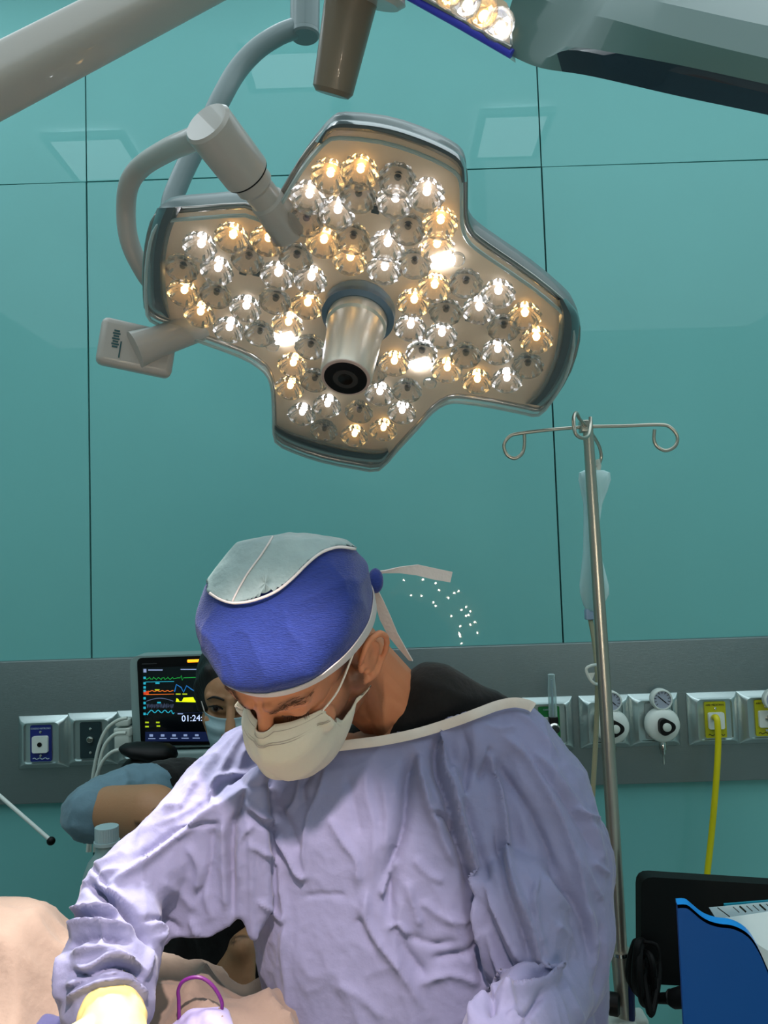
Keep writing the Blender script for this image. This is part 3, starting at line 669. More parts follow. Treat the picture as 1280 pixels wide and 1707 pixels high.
obj('printed_lines', pr_, m_ink, s1)
# cart carrying the holder
t = thing('equipment_cart', (.60, 1.02, 0), 'pale grey equipment cart under the document holder, below the frame', 'cart')
obj('cart_body', MB().box((.60, 1.02, .48), (.22, .125, .38), bev=.015), m_grey, t)
obj('cart_top', MB().box((.60, 1.02, .869), (.235, .14, .0105), bev=.006), m_offw, t)
for k in range(3):
    dr = obj('drawer', MB().box((.60, .892, .25+.2*k), (.20, .006, .085), bev=.004), m_offw, t)
    obj('drawer_handle', MB().box((.60, .88, .29+.2*k), (.08, .008, .008), bev=.003), m_grey, dr)
for sx in (-1, 1):
    for sy in (-1, 1):
        obj('castor', MB().lathe([(.01, -.013), (.045, -.013), (.05, 0), (.045, .013), (.01, .013)], (.60+sx*.17, 1.02+sy*.09, .05), (1, 0, 0), 20), m_rubber, t)
# ------------------------------------------------------------------ left side: patient monitor, cables, holder
YS = 2.02
m_mgrey = mat('monitor_case', (128, 152, 150), .4)
t = thing('patient_monitor', W(290, 1245, YS), 'patient monitor with glowing traces behind the seated assistant', 'patient monitor')
cs = [(216, 1094), (470, 1086), (476, 1243), (222, 1247)]
obj('case', MB().prism(rpoly(cs, .022, YS), (0, .08, 0)), m_mgrey, t, angle=30)
bz = obj('bezel', MB().prism(rpoly([(228, 1097), (464, 1089), (469, 1240), (235, 1243)], .014, YS-.003), (0, .006, 0)), m_bezel, t, angle=30)
SP = lambda x, y, k=0: W(x, y, YS-.0045-.0004*k)
scr = obj('screen', MB().prism([SP(237, 1113), SP(420, 1108), SP(424, 1232), SP(243, 1237)], (0, .003, 0)), mat('dark_screen', (3, 9, 16), .2, coat=.3), t, smooth=False)
def em(name, c, s=1.6): return mat(name, c, .5, emit=s)
e_g, e_b, e_y, e_w, e_o, e_c, e_s, e_n = em('trace_green', (20, 130, 50), 1.0), em('trace_blue', (20, 90, 150), 1.2), em('trace_yellow', (190, 210, 10), 1.6), em('trace_white', (185, 200, 235), 1.2), em('trace_orange', (190, 90, 20), 1.2), em('trace_cyan', (30, 140, 160), 1.2), em('trace_grey', (70, 80, 105), .9), em('panel_navy', (12, 22, 55), .8)
def wave(name, pts, m, r=.0009):
    b = MB(); b.tube([SP(x, y, 1) for x, y in pts], r, 6); return obj(name, b, m, scr)
def bar(b, x0, y0, x1, y1, k=1): b.add([SP(x0, y0, k), SP(x1, y0, k), SP(x1, y1, k), SP(x0, y1, k)], [[0, 1, 2, 3]])
wave('trace', [(243+i*1.6, 1131+1.6*math.sin(i*1.3)+.9*math.sin(i*2.9)) for i in range(30)]+[(296, 1130), (300, 1130), (302, 1126), (304, 1134), (306, 1130), (335, 1129)], e_g)
wave('trace', [(242, 1137), (290, 1136)], e_c, .0006)
wave('trace', [(247+i*1.5, 1152+.9*math.sin(i*1.1)) for i in range(29)], e_o); wave('trace', [(243, 1158), (290, 1157)], e_o, .0006)
wave('trace', [(244+i*1.6, 1163+5*math.cos((i-14)/9)*-1+6) for i in range(29)], e_s)
wave('trace', [(245+i*1.1, 1177+(3 if i % 2 else -3)+rng.normal()*.8) for i in range(41)], e_s, .0008)
wave('trace', [(244+i*1.6, 1186+2.2*math.sin(i*.9)+(4 if i in (0, 1, 27, 28) else 0)) for i in range(30)], e_c, .0011)
wave('trace', [(291, 1153), (294, 1141), (302, 1146), (306, 1154), (311, 1143), (319, 1149), (326, 1153), (331, 1142), (336, 1143), (345, 1156), (352, 1143), (360, 1148)], e_b, .0014)
yb = MB(); yb.add([SP(x, y, 1) for x, y in [(293, 1170), (294, 1164), (297, 1165), (299, 1169), (303, 1169), (306, 1163), (322, 1162), (325, 1168), (331, 1168), (333, 1163), (340, 1162), (341, 1171)]], [list(range(12))]); obj('yellow_waveform', yb, e_y, scr, smooth=False)
tm = text_mesh('timer_digits', '01:24:57', .021, e_w, M4(ARMFACE, W(327, 1197.5, YS-.0052)), scr)
ob_ = MB(); bar(ob_, 239, 1152, 248, 1158); obj('alarm_block', ob_, em('alarm_red', (190, 55, 20), 1.), scr, smooth=False)
class _W:
    def add(s, V, F): obj('menu_item', MB().add(V, F), m_menu, scr, smooth=False)
m_menu = em('menu_white', (120, 135, 170), 1.0); wb = _W()
for x0, y0, x1 in ((247, 1116, 271), (301, 1115, 337), (296, 1189, 305)): bar(wb, x0, y0, x1, y0+1.8)
for i in range(5): bar(wb, 249+i*19, 1224, 255+i*19, 1228-.2*i); bar(wb, 247+i*18.5, 1230.5-.2*i, 259+i*18.5, 1232-.2*i)
bar(wb, 239, 1115, 244, 1121)
nb = MB(); bar(nb, 242, 1220, 424, 1236, .5); bar(nb, 291, 1188, 420, 1188.8, .6); obj('menu_bar', nb, e_n, scr, smooth=False)
yb = MB(); 
for x0, y0 in ((242, 1203), (260, 1203), (242, 1210), (261, 1209)): bar(yb, x0, y0, x0+6, y0+2.5)
for x0, y0 in ((258, 1149), (293, 1156), (304, 1156)): bar(yb, x0, y0, x0+8, y0+2.)
obj('yellow_numbers', yb, em('number_yellow', (150, 170, 20), 1.2), scr, smooth=False)
bb = MB(); 
for y0 in (1128, 1137, 1144, 1150, 1162, 1170, 1178, 1188): bar(bb, 239, y0, 243, y0+4)
bar(bb, 259, 1137.5, 266, 1140); bar(bb, 262, 1170, 268, 1172.5)
obj('side_icons', bb, e_c, scr, smooth=False)
obj('alarm_light', MB().box(W(328, 1101.5, YS-.004), (.0235, .002, .0035), bev=.0018), em('amber_alarm', (255, 150, 20), 2.2), bz)
text_mesh('maker_mark', 'MONITOR', .006, mat('mark_grey', (50, 52, 54), .5), M4(ARMFACE, W(249, 1106, YS-.0035)), bz) if False else None
mk = MB(); mk.box(W(249, 1106.5, YS-.0035), (.018, .0006, .0012)); obj('maker_mark', mk, mat('mark_grey', (45, 48, 50), .5), bz, smooth=False)
# cabinet below the monitor, standing on the floor
c = W(350, 1262, YS+.02)
t = thing('monitor_cabinet', (c[0], YS+.05, 0), 'grey-green equipment tower carrying the patient monitor', 'equipment tower')
z1 = W(350, 1247, YS)[2]; x0, x1 = W(232, 1262, YS)[0], W(560, 1262, YS)[0]
obj('upper_case', MB().box(((x0+x1)/2, YS+.06, z1-.115), ((x1-x0)/2, .07, .112), bev=.01), m_mgrey, t)
obj('column', MB().box(((x0+x1)/2+.05, YS+.07, (z1-.23)/2+.02), (.09, .06, (z1-.23)/2-.02), bev=.01), m_mgrey, t)
obj('base', MB().box(((x0+x1)/2+.05, YS+.03, .03), (.22, .2, .03), bev=.012), m_grey, t)
sk = MB(); sk.box(W(207, 1219, YS-.0), (.020, .02, .011), bev=.003); sk.box(W(207, 1203, YS-.0), (.016, .02, .008), bev=.003); sk.box(W(207, 1235, YS-.0), (.018, .02, .018), bev=.003)
t = obj('socket_module', sk, m_offw, loc=W(207, 1219, YS)); tag(t, 'stack of pale plug-in sockets on the monitor\'s left edge', 'connector')
for i, (pts, l) in enumerate(([[(212, 1197), (196, 1201), (178, 1215), (166, 1240), (158, 1275), (153, 1310), (150, 1350), (150, 1420)], 'uppermost pale cable arching from the monitor\'s left edge'],
        [[(210, 1222), (192, 1224), (176, 1240), (168, 1262), (163, 1295), (160, 1335), (158, 1420)], 'middle pale cable arching from the monitor\'s left edge'],
        [[(206, 1249), (188, 1253), (172, 1268), (162, 1290), (156, 1315), (153, 1350), (146, 1420)], 'lowest pale cable running to the black holder'])):
    o = obj('cable', MB().tube([W(x, y, 1.93-.02*i) for x, y in pts], .0042, 10, smooth=5), m_offw, loc=W(*pts[0], 1.9)); tag(o, l, 'cable')
t = thing('black_holder', W(245, 1262, 1.86), 'black clam-shaped holder below the monitor\'s lower left corner', 'holder')
obj('upper_jaw', MB().ring_loft([[W(x, y, 1.86)+RT*0+UP*h*math.cos(q)+FW*.035*k*math.sin(q) for q in [2*math.pi*i/20 for i in range(20)]] for x, y, h, k in ((200, 1247, .004, .3), (207, 1248, .011, .7), (225, 1251, .018, 1), (255, 1255, .023, 1.1), (278, 1256, .022, 1), (290, 1257, .014, .7), (295, 1259, .004, .3))]), m_black, t)
obj('lower_jaw', MB().ring_loft([[W(x, y, 1.86)+UP*h*math.cos(q)+FW*.03*k*math.sin(q) for q in [2*math.pi*i/20 for i in range(20)]] for x, y, h, k in ((202, 1281, .005, .5), (212, 1276, .013, .9), (240, 1271, .022, 1), (270, 1267, .022, 1), (284, 1262, .012, .6))]), m_black, t)
obj('mount', MB().tube([W(255, 1262, 1.87), W(262, 1262, YS)], .012), m_black, t)
# rod with black tip
t = thing('thin_rod', P(40, 1365, 1.7), 'thin white rod with a black tip at the left edge', 'rod')
a, b = P(-120, 1222, 1.75), P(81, 1398, 1.68)
obj('rod', MB().tube([a, b], .0042, 12), m_white, t); obj('tip', MB().ell(P(85, 1402, 1.68), .0088), m_black, t)
obj('stand', MB().tube([a, np.array([a[0], a[1], .02])], .012, 16), m_pole, t); obj('stand_base', MB().lathe([(.16, 0), (.16, .015), (.05, .03), (.02, .04)], (a[0], a[1], 0), (0, 0, 1), 32), m_grey, t)

# third surgical light: hangs behind the camera, seen as sparkles in the glass wall
o3 = np.array([.235, -.37, 1.22]); n3 = unit([-.02, 1, -.05]); F3 = frame((1, 0, 0), n3)
t = thing('surgical_light', o3, 'surgical light behind the camera, seen only as sparkles mirrored in the glass wall', 'surgical light')
sh3 = [np.array([.38*math.cos(a)*(1-.22*math.sin(2*a)**2), .38*math.sin(a)*(1-.22*math.sin(2*a)**2), 0]) for a in [2*math.pi*i/64 for i in range(64)]]
obj('back_shell', MB().ring_loft([[o3+F3@(p*k+np.array([0, 0, z])) for p in sh3] for k, z in ((.97, .0), (1, -.02), (.95, -.05), (.6, -.08))]), m_lampteal, t)
obj('reflector_tray', MB().ring_loft([[o3+F3@(p*k+np.array([0, 0, z])) for p in sh3] for k, z in ((.95, .0005), (.94, .004))]), m_tray, t)
m_l3 = mat('distant_led', (255, 240, 220), .4, emit=320.); k = 0
while k < 62:
    a, r = rng.random()*2*math.pi, math.sqrt(rng.random())*.34
    if r < .07 or r > .34*(1-.2*math.sin(2*a)**2): continue
    c = o3+F3@np.array([r*math.cos(a), r*math.sin(a), .006]); k += 1
    obj('led', MB().lathe([(.0055, 0), (.0055, .002), (.002, .004)], c, n3, 8), m_l3, t)
obj('handle', MB().lathe([(.04, .0), (.036, .12), (.03, .13)], o3, n3, 24), m_alu, t)
obj('suspension_tube', MB().tube([o3-n3*.07, o3-n3*.2+np.array([0, 0, .1]), o3-n3*.25+np.array([0, 0, .5]), np.array([o3[0], o3[1]-.25, 3.4])], .022, 16, smooth=4), m_lampteal, t)
# ------------------------------------------------------------------ cloth and skin
def cloth(name, c, bump=.35, var=.05, rough=.75, scale=70, sheen=.15):
    m = mat(name, c, rough, bump=bump, bscale=scale, var=var, sheen=sheen, spec=.2); nt = m.node_tree
    n = nt.nodes.new('ShaderNodeTexNoise'); n.noise_type = 'RIDGED_MULTIFRACTAL'; n.inputs['Scale'].default_value = 10; n.inputs['Detail'].default_value = 3; n.inputs['Distortion'].default_value = .6
    tc = nt.nodes.new('ShaderNodeTexCoord'); mp = nt.nodes.new('ShaderNodeMapping'); mp.inputs['Scale'].default_value = (1, 1, .6); nt.links.new(tc.outputs['Object'], mp.inputs[0]); nt.links.new(mp.outputs[0], n.inputs[0])
    old = [b_ for b_ in nt.nodes if b_.type == 'BUMP'][0]
    bp = nt.nodes.new('ShaderNodeBump'); bp.inputs['Strength'].default_value = .8; bp.inputs['Distance'].default_value = .008
    nt.links.new(n.outputs[0], bp.inputs['Height']); nt.links.new(bp.outputs[0], old.inputs['Normal']); return m
m_gown = cloth('lilac_gown_cotton', (122, 125, 158), .30, .04)
m_band = cloth('gown_neck_binding', (196, 188, 180), .3)
m_shirt = cloth('black_scrub_cotton', (16, 15, 15), .4, .1, .8)
m_drape = cloth('beige_drape_cotton', (134, 118, 107), .4, .06)
m_lilac = cloth('lilac_cloth', (150, 146, 190), .3)
m_bluecap = mat('blue_cap_nonwoven', (26, 48, 122), .6, bump=.45, bscale=240, stretch=(1, 1, 4), var=.10, sheen=.2, spec=.25)
m_captop = mat('pale_cap_gauze', (140, 160, 160), .6, bump=.3, bscale=120, var=.06)
m_capband = mat('white_cap_binding', (205, 196, 192), .65, bump=.3, bscale=150)
m_mask = mat('cream_mask_fabric', (205, 196, 178), .7, bump=.12, bscale=220, sss=.05)
m_maskb = mat('pale_blue_mask_fabric', (150, 176, 182), .7, bump=.12, bscale=200)
m_loop = mat('ear_loop_elastic', (225, 218, 208), .7)
m_glove = mat('cream_latex_glove', (235, 214, 142), .45, bump=.1, bscale=60, sss=.1)
m_hair = mat('black_hair', (14, 11, 10), .5, bump=.6, bscale=150, stretch=(1, 1, .15))
m_brow = mat('dark_brow_hair', (84, 54, 40), .7)
m_eye = mat('eye_white', (190, 180, 172), .25); m_iris = mat('dark_iris', (22, 12, 8), .15)
def skin_mat(name, c, bc):
    m = mat(name, c, .45, bump=.12, bscale=160, sss=.12, spec=.4); nt = m.node_tree; b = nt.nodes['Principled BSDF']
    a = nt.nodes.new('ShaderNodeVertexColor'); a.layer_name = 'stubble'
    mx = nt.nodes.new('ShaderNodeMix'); mx.data_type = 'RGBA'; mx.inputs[6].default_value = (*lin(c), 1); mx.inputs[7].default_value = (*lin(bc), 1)
    nt.links.new(a.outputs[0], mx.inputs[0]); nt.links.new(mx.outputs[2], b.inputs['Base Color']); return m
m_skin = skin_mat('tanned_skin', (196, 128, 92), (30, 20, 17))
m_skin2 = skin_mat('light_brown_skin', (166, 122, 88), (30, 24, 24))
HR = np.array([[.92262847, .33389973, -.19304836], [-.35838794, .5572304, -.74903429], [-.14252994, .76026656, .63378227]])
HO = np.array([-.1068, 1.0123, 1.4896])
def Hw(p): return HO + HR @ np.array(p, float)

def head_lumps(female=False):
    b = MB(); k = .96 if female else 1.
    b.ell((0, .010, .040), (.077*k, .098, .077), n=24)              # cranium
    b.ell((0, -.045, .035), (.064*k, .054, .062), n=20)             # forehead
    b.ell((0, -.030, -.028), (.064*k, .066, .066), n=20)            # mid face
    b.ell((0, -.046, -.075), (.046*k, .048, .048), n=20)            # mouth block
    b.ell((0, -.072, -.105), (.024*k, .022, .020), n=14)            # chin
    for s in (-1, 1):
        b.caps((s*.060*k, .0, -.035), (s*.052*k, .0, -.072), .020, .017)   # jaw angle
        b.caps((s*.052*k, -.004, -.075), (s*.016, -.076, -.108), .016, .013)  # jaw line
        b.ell((s*.044*k, -.066, -.018), (.021, .019, .017), n=12)   # cheekbone
        b.caps((s*.014, -.094, .041), (s*.047*k, -.078, .040), .0105 if not female else .007, .0095)   # brow ridge
        b.ell((s*.0315*k, -.077, .0185), (.0165, .0145, .0125), n=14)  # eyeball under lids
        b.ell((s*.013, -.113, -.030), (.009, .010, .008), n=10)     # nostril wing
    b.chain([(0, -.093, .038), (0, -.099, .022), (0, -.110, .002), (0, -.121, -.020)], [.0105, .0090, .0100, .0118])   # nose
    b.ell((0, -.118, -.023), (.0125, .0120, .0105), n=12)
    b.ell((0, -.094, -.062), (.024, .012, .007), n=12); b.ell((0, -.092, -.074), (.021, .012, .007), n=12)  # lips
    return b
def ear_lumps(b, s=1):
    def E(x, y, z): return np.array([s*(.0775+x*1.1+max(0, y)*.22), y*1.1+.004, z*1.15-.005])
    b.ell(E(-.006, .008, .0), (.010, .018, .026), n=14)
    rim = [E(.004, -.008, .010), E(.011, -.006, .026), E(.014, .006, .034), E(.017, .020, .030), E(.018, .027, .014), E(.015, .025, -.004), E(.010, .017, -.018), E(.007, .006, -.026), E(.002, -.004, -.027)]
    r2, rr = crom(rim, [.003, .0040, .0045, .0045, .0042, .004, .004, .0055, .005], 4); b.chain(r2, rr)
    r2, rr = crom([E(.010, .016, .020), E(.011, .018, .008), E(.008, .013, -.006), E(.005, .005, -.014), E(.004, -.004, -.013)], [.0035, .0042, .004, .0042, .004], 3); b.chain(r2, rr)
    b.ell(E(.006, .004, -.025), (.005, .008, .009), n=12)
    b.ell(E(.003, .012, .004), (.008, .019, .029), n=12)
    b.ell(E(.002, -.008, -.001), (.005, .005, .007), n=10)          # tragus
def gsculpt(V, N, c, r, amt, along=None):
    r = np.array(r if hasattr(r, '__len__') else (r, r, r)); q = np.exp(-(((V-np.array(c))/r)**2).sum(1))
    return V + (N if along is None else np.array(along))*(q*amt)[:, None]
def paint(me, fn, name='stubble'):
    a = me.color_attributes.new(name, 'FLOAT_COLOR', 'POINT'); v = np.clip(fn(mverts(me)), 0, 1)
    a.data.foreach_set('color', np.stack([v, v, v, np.ones_like(v)], 1).ravel())
def hand_lumps(b, wrist, fdir, nrm, side=1, curl=.5, s=1.):
    f = unit(fdir); n = unit(np.array(nrm)-f*(np.array(nrm)@f)); x = np.cross(f, n)*side; w0 = np.array(wrist, float)
    for k, u in enumerate((-.030, -.011, .009, .028)):
        kn = w0+f*(.088-.004*abs(k-1))*s+x*u*s
        b.caps(w0+f*.012*s+x*u*.55*s, kn, .0150*s, .0115*s)
        L_ = (.040, .045, .042, .033)[k]*s; a = curl*.6; p = kn; r = .0098*s*(1, 1, .98, .88)[k]
        for j in range(3):
            d = f*math.cos(a)+n*math.sin(a)+x*u*.5*(1-j*.3); q = p+unit(d)*L_*(1, .68, .52)[j]; b.caps(p, q, r, r*.9); r *= .9; p = q; a += curl*.9
    th = w0+f*.020*s-x*.024*s+n*.008*s; t2 = th+unit(f*.7-x*.75+n*.35)*.040*s; t3 = t2+unit(f*.95-x*.30+n*.4)*.032*s; t4 = t3+unit(f*1.-x*.05+n*.5)*.024*s
    b.caps(th, t2, .0165*s, .0125*s); b.caps(t2, t3, .0118*s, .0105*s); b.caps(t3, t4, .0103*s, .0088*s)
def xform(mb, R, o): mb.v = [tuple(o+R@np.array(p)) for p in mb.v]; return mb

# ================================================================== surgeon
b = head_lumps(); ear_lumps(b, 1); ear_lumps(b, -1)
nb0 = HR.T@(P(648, 1178, 1.13)-HO)                                   # neck base in head space
b.chain([(0, .028, -.030), tuple(np.array([0, .040, -.06])*.5+nb0*.5*np.array([1, 1, 1])), tuple(nb0)], [.053, .050, .050])
b.chain([(0, .05, .0), tuple(nb0+np.array([0, .01, .0]))], [.046, .050])
b.caps((.050, .030, -.03), tuple(nb0+np.array([.01, -.04, .0])), .014, .016)
head_me = remesh(b, .0021, 5, .5)
V = mverts(head_me); N = mnorm(head_me)
for s in (-1, 1):
    V = gsculpt(V, N, (s*.0790+s*.005, .012, -.002), (.012, .007, .009), -.0045, (s, 0, 0))    # ear hollow
    V = gsculpt(V, N, (s*.019, -.088, .026), (.008, .012, .010), -.0045, (0, -1, 0))            # inner eye corner
    V = gsculpt(V, N, (s*.032, -.092, .0285), (.018, .012, .0030), -.0030)                      # lid crease
    V = gsculpt(V, N, (s*.033, -.092, .0080), (.017, .014, .0030), -.0022)                      # under-eye crease
    V = gsculpt(V, N, (s*.070, -.040, .040), (.012, .020, .022), -.004)                         # temple
    V = gsculpt(V, N, (s*.055, -.045, -.055), (.02, .025, .022), -.003)
V = gsculpt(V, N, (0.004, -.100, .044), (.0018, .010, .008), -.0020); V = gsculpt(V, N, (-.006, -.100, .044), (.0018, .010, .007), -.0016)
for z in (.062, .073): 
    q = np.exp(-((V[:, 2]-z-.003*np.sin(V[:, 0]*60))/.0016)**2)*(V[:, 1] < -.06)*np.exp(-(V[:, 0]/.035)**2); V = V-N*(q*.0009)[:, None]
setv(head_me, V)
VL = V.copy()
def stub(V):
    x, y, z = np.abs(VL[:, 0]), VL[:, 1], VL[:, 2]
    def S(a): return 1/(1+np.exp(-a))
    jaw = S((-.012-z+(y+.02)*.35)/.007)*S((.028-y)/.006)*S((z+.145)/.01)*S((x-.018+(-.04-z)*.6)/.006)*.55
    side = S((.004-y)/.004)*S((y+.030)/.004)*S((x-.058)/.004)*S((z+.045)/.01)*S((.11-z)/.02)*.95
    hair = S((y-.030)/.006)*S((z-.010)/.006)*.97
    u_ = np.clip((x-.012)/.042, 0, 1); zc = .0385+.010*np.sin(np.minimum(u_, .8)*2.2)-.008*np.maximum(0, u_-.6)
    brow = .62*np.exp(-((z-zc)/(.0042-.0018*u_))**2)*S((x-.010)/.0015)*S((.054-x)/.003)*(y < -.05)
    hair = np.maximum(hair, brow)
    ear = (x > .0775)*(y > -.012)*(y < .04)
    return np.maximum(np.maximum(jaw, side), hair)*(1-ear*np.clip((x-.0765)/.003, 0, 1))
paint(head_me, stub)
setv(head_me, HO+V@HR.T)
# trunk, arms, hands and legs under the clothes
RS = {'sh': P(440, 1285, 1.11), 'el': P(215, 1490, .98), 'wr': P(180, 1660, .88)}
LS = {'sh': P(852, 1250, 1.13), 'el': P(925, 1540, 1.06), 'wr': P(850, 1745, .87)}
b = MB()
pel = np.array([.10, 1.17, .93])
b.chain([P(680, 1235, 1.13), P(660, 1330, 1.13), (.06, 1.14, 1.08), pel], [.065, .10, .115, .125])
b.chain([RS['sh'], P(640, 1300, 1.14), LS['sh']], [.045, .075, .045])
for A, sd in ((RS, 1), (LS, -1)):
    b.chain([A['sh'], A['el'], A['wr']], [.042, .032, .024])
    dn = unit(np.array([-.10, -.25, -.8]) if sd == 1 else np.array([-.75, -.35, -.35]))
    hand_lumps(b, A['wr']+dn*.01, dn, (.6, -.5, -.2) if sd == 1 else (-.2, -.2, -1), sd, .55)
for s in (-1, 1):
    hip = pel+np.array([s*.09, 0, -.05]); kn = np.array([.10+s*.11, 1.16, .50]); an = np.array([.10+s*.12, 1.20, .09])
    b.chain([hip, kn, an], [.085, .058, .040]); b.chain([an, an+np.array([0, -.13, -.045])], [.045, .035])
body_me = remesh(b, .008, 3)
paint(body_me, lambda V: V[:, 0]*0)
def join(*ms):
    V, F, A = [], [], []; n = 0
    for m in ms:
        v = mverts(m); V.append(v); F += [[i+n for i in p.vertices] for p in m.polygons]; n += len(v)
        c = np.zeros(len(v)*4); m.color_attributes['stubble'].data.foreach_get('color', c); A.append(c)
    me = bpy.data.meshes.new('j'); me.from_pydata(np.concatenate(V).tolist(), [], F)
    a = me.color_attributes.new('stubble', 'FLOAT_COLOR', 'POINT'); a.data.foreach_set('color', np.concatenate(A)); return me
man = link_mesh('person', join(head_me, body_me), m_skin, loc=(.10, 1.15, 0))
tag(man, 'surgeon in lilac gown, blue cap and cream mask, head bowed over the drapes', 'person')
face_bvh = bvh(head_me)
# eyelashes, eyebrow
def from_head(x, z, y0=-.2, lift=.0006, sx=0.):
    o_ = Hw((x, y0, z)); d_ = HR@np.array([sx, 1., 0]); h = face_bvh.ray_cast(Vector(o_), Vector(unit(d_)))
    return np.array(h[0])+np.array(h[1])*lift if h[0] is not None else Hw((x, -.09, z))
for s in (-1, 1):
    eb = MB()
    for i in range(90):
        u = rng.random(); x = s*(.012+.042*u); z = .0375+.010*math.sin(min(u, .8)*2.2)-.008*max(0, u-.6)+rng.normal()*.0020
        p = from_head(x, z); q = from_head(x+s*(.0042), z+.0012*(1-2*u)+.0006, lift=.0008)
        eb.tube([p, q], [.00028, .0001], 4)
    obj('eyebrow', eb, m_brow, man)
    lb = MB(); pts = [from_head(s*x, z, lift=.0004) for x, z in ((.017, .0150), (.023, .0118), (.031, .0102), (.039, .0112), (.046, .0148))]
    lb.tube(pts, .0009, 6, smooth=4)
    for i in range(16):
        u = i/15; x = s*(.019+.026*u); z = .0128-.0030*math.sin(u*3.1); p = from_head(x, z); lb.tube([p, p+HR@np.array([s*.0015*u, -.005, -.0045])], [.0005, .0001], 4)
    obj('eyelashes', lb, m_brow, man)

# ---- cap
def cap_surf():
    rings = []; nt_ = 200; nr = 90
    for i in range(nr+1):
        t = i/nr                                       # 0 brim .. 1 crown
        ring = []
        for k in range(nt_):
            a = 2*math.pi*k/nt_; ca, sa = math.cos(a), math.sin(a)   # a=-90deg is the forehead (-y)
            fr = (1-sa)/2                                # 1 at the front, 0 at the nape
            bz = .0095+.0677*fr**1.3+.020*ca*ca       # brim height
            wd = math.sin(min(1, t*2)*math.pi/2); g = max(math.cos(max(0, (t-.1882)/.8118)*math.pi/2), 1e-6)**.6075
            ryy = .1114 if sa < 0 else .1156
            x = .0050+.101*(.92+.08*wd)*g*ca; y = .006+ryy*((.97 if sa < 0 else .9)+(.03 if sa < 0 else .1)*wd)*g*sa-.0116*t
            zz = bz+(.1491+.3149*y-bz)*math.sin(t*math.pi/2)
            for ec, er in (((0, .010, .040), (.0830, .104, .082)), ((0, -.045, .035), (.070, .060, .066))):   # stay clear of the skull
                for _ in range(2):
                    q = (np.array([x, y, zz])-ec)/er; s = np.linalg.norm(q)
                    if s < 1: x, y, zz = np.array(ec)+q/s*er
            # soft folds in the fabric
            rd = lambda k: (1-abs(noise.noise(Vector((x*k+3, y*k, zz*k)))))**6
            f1 = (.0055*rd(8)+.0024*rd(17)-.0026)*min(1, t*4)*min(1, (1-t)*6) + .0016*math.sin(7*a+3*t+1.5)*math.sin(math.pi*min(1, t*1.3))
            nz_ = noise.noise(Vector((x*22, y*22, zz*16)))*.0035*min(1, t*5)*min(1, (1-t)*6)
            ring.append(np.array([x, y, zz])+np.array([ca, sa, .4])*(f1+nz_))
        rings.append(ring)
    return rings
CR = cap_surf()
def _flat(q):                        # the crown sags flat on top
    return q if q[2] < 1.624 else np.array([q[0], q[1], 1.624+.3*(q[2]-1.624)])
CW = [[_flat(Hw(p)) for p in r] for r in CR]
# ---- top gauze panel is the part of the crown inside this outline (own piece of fabric)
poly_top = np.array([(338, 930), (350, 990), (368, 1001), (392, 1008), (425, 1002), (460, 988), (488, 966), (515, 938), (540, 921), (566, 913), (597, 917), (585, 880), (470, 850), (350, 880)], float)
def inpoly(p, poly):
    c = False; j = len(poly)-1
    for i in range(len(poly)):
        if (poly[i][1] > p[1]) != (poly[j][1] > p[1]) and p[0] < (poly[j][0]-poly[i][0])*(p[1]-poly[i][1])/(poly[j][1]-poly[i][1])+poly[i][0]: c = not c
        j = i
    return c
# cap: split into blue body and pale crown panel, each face by where it lies on the crown
cap_t = .0
nr_, nk = len(CW), len(CW[0])
allV = np.array([p for r in CW for p in r]); PX = proj(allV)
N_ = nr_*nk
CRl = np.array([p for r in CR for p in r])
def capfaces(pred):
    F = []
    for i in range(nr_-1):
        for k in range(nk):
            a = i*nk+k; b_ = i*nk+(k+1) % nk; q = [a, b_, b_+nk, a+nk]
            if pred(q): F.append(q)
    return F
tree_c = BVHTree.FromPolygons([Vector(p) for p in allV], capfaces(lambda q: True))
def vis(i):
    d = Vector(allV[i]-CAM); L_ = d.length; h = tree_c.ray_cast(Vector(CAM), d.normalized()); return h[0] is None or h[3] > L_-.055
onTop = np.array([((vis(i) and inpoly(PX[i], poly_top)) or (not vis(i) and CRl[i][2] > .105)) for i in range(N_)])
cm = MB().ring_loft(CW, cap=False); cm.add(CW[-1], [list(range(nk))])
obj('cap', cm, m_bluecap, man, angle=60)
ctr = np.array([Hw((0, .01, .05))]*N_)
lift = allV+(allV-ctr)/np.linalg.norm(allV-ctr, axis=1)[:, None]*.0032
for i in range(N_):
    lift[i] += .0012*unit(allV[i]-ctr[0])*noise.noise(Vector(allV[i]*60))
tp_ = MB().add(lift, capfaces(lambda q: all(onTop[j] for j in q)))
tp_.add([lift[(nr_-1)*nk+k] for k in range(nk)], [list(range(nk))])
o = obj('cap_crown', tp_, m_captop, man, angle=60); s_ = o.modifiers.new('t', 'SOLIDIFY'); s_.thickness = .0008
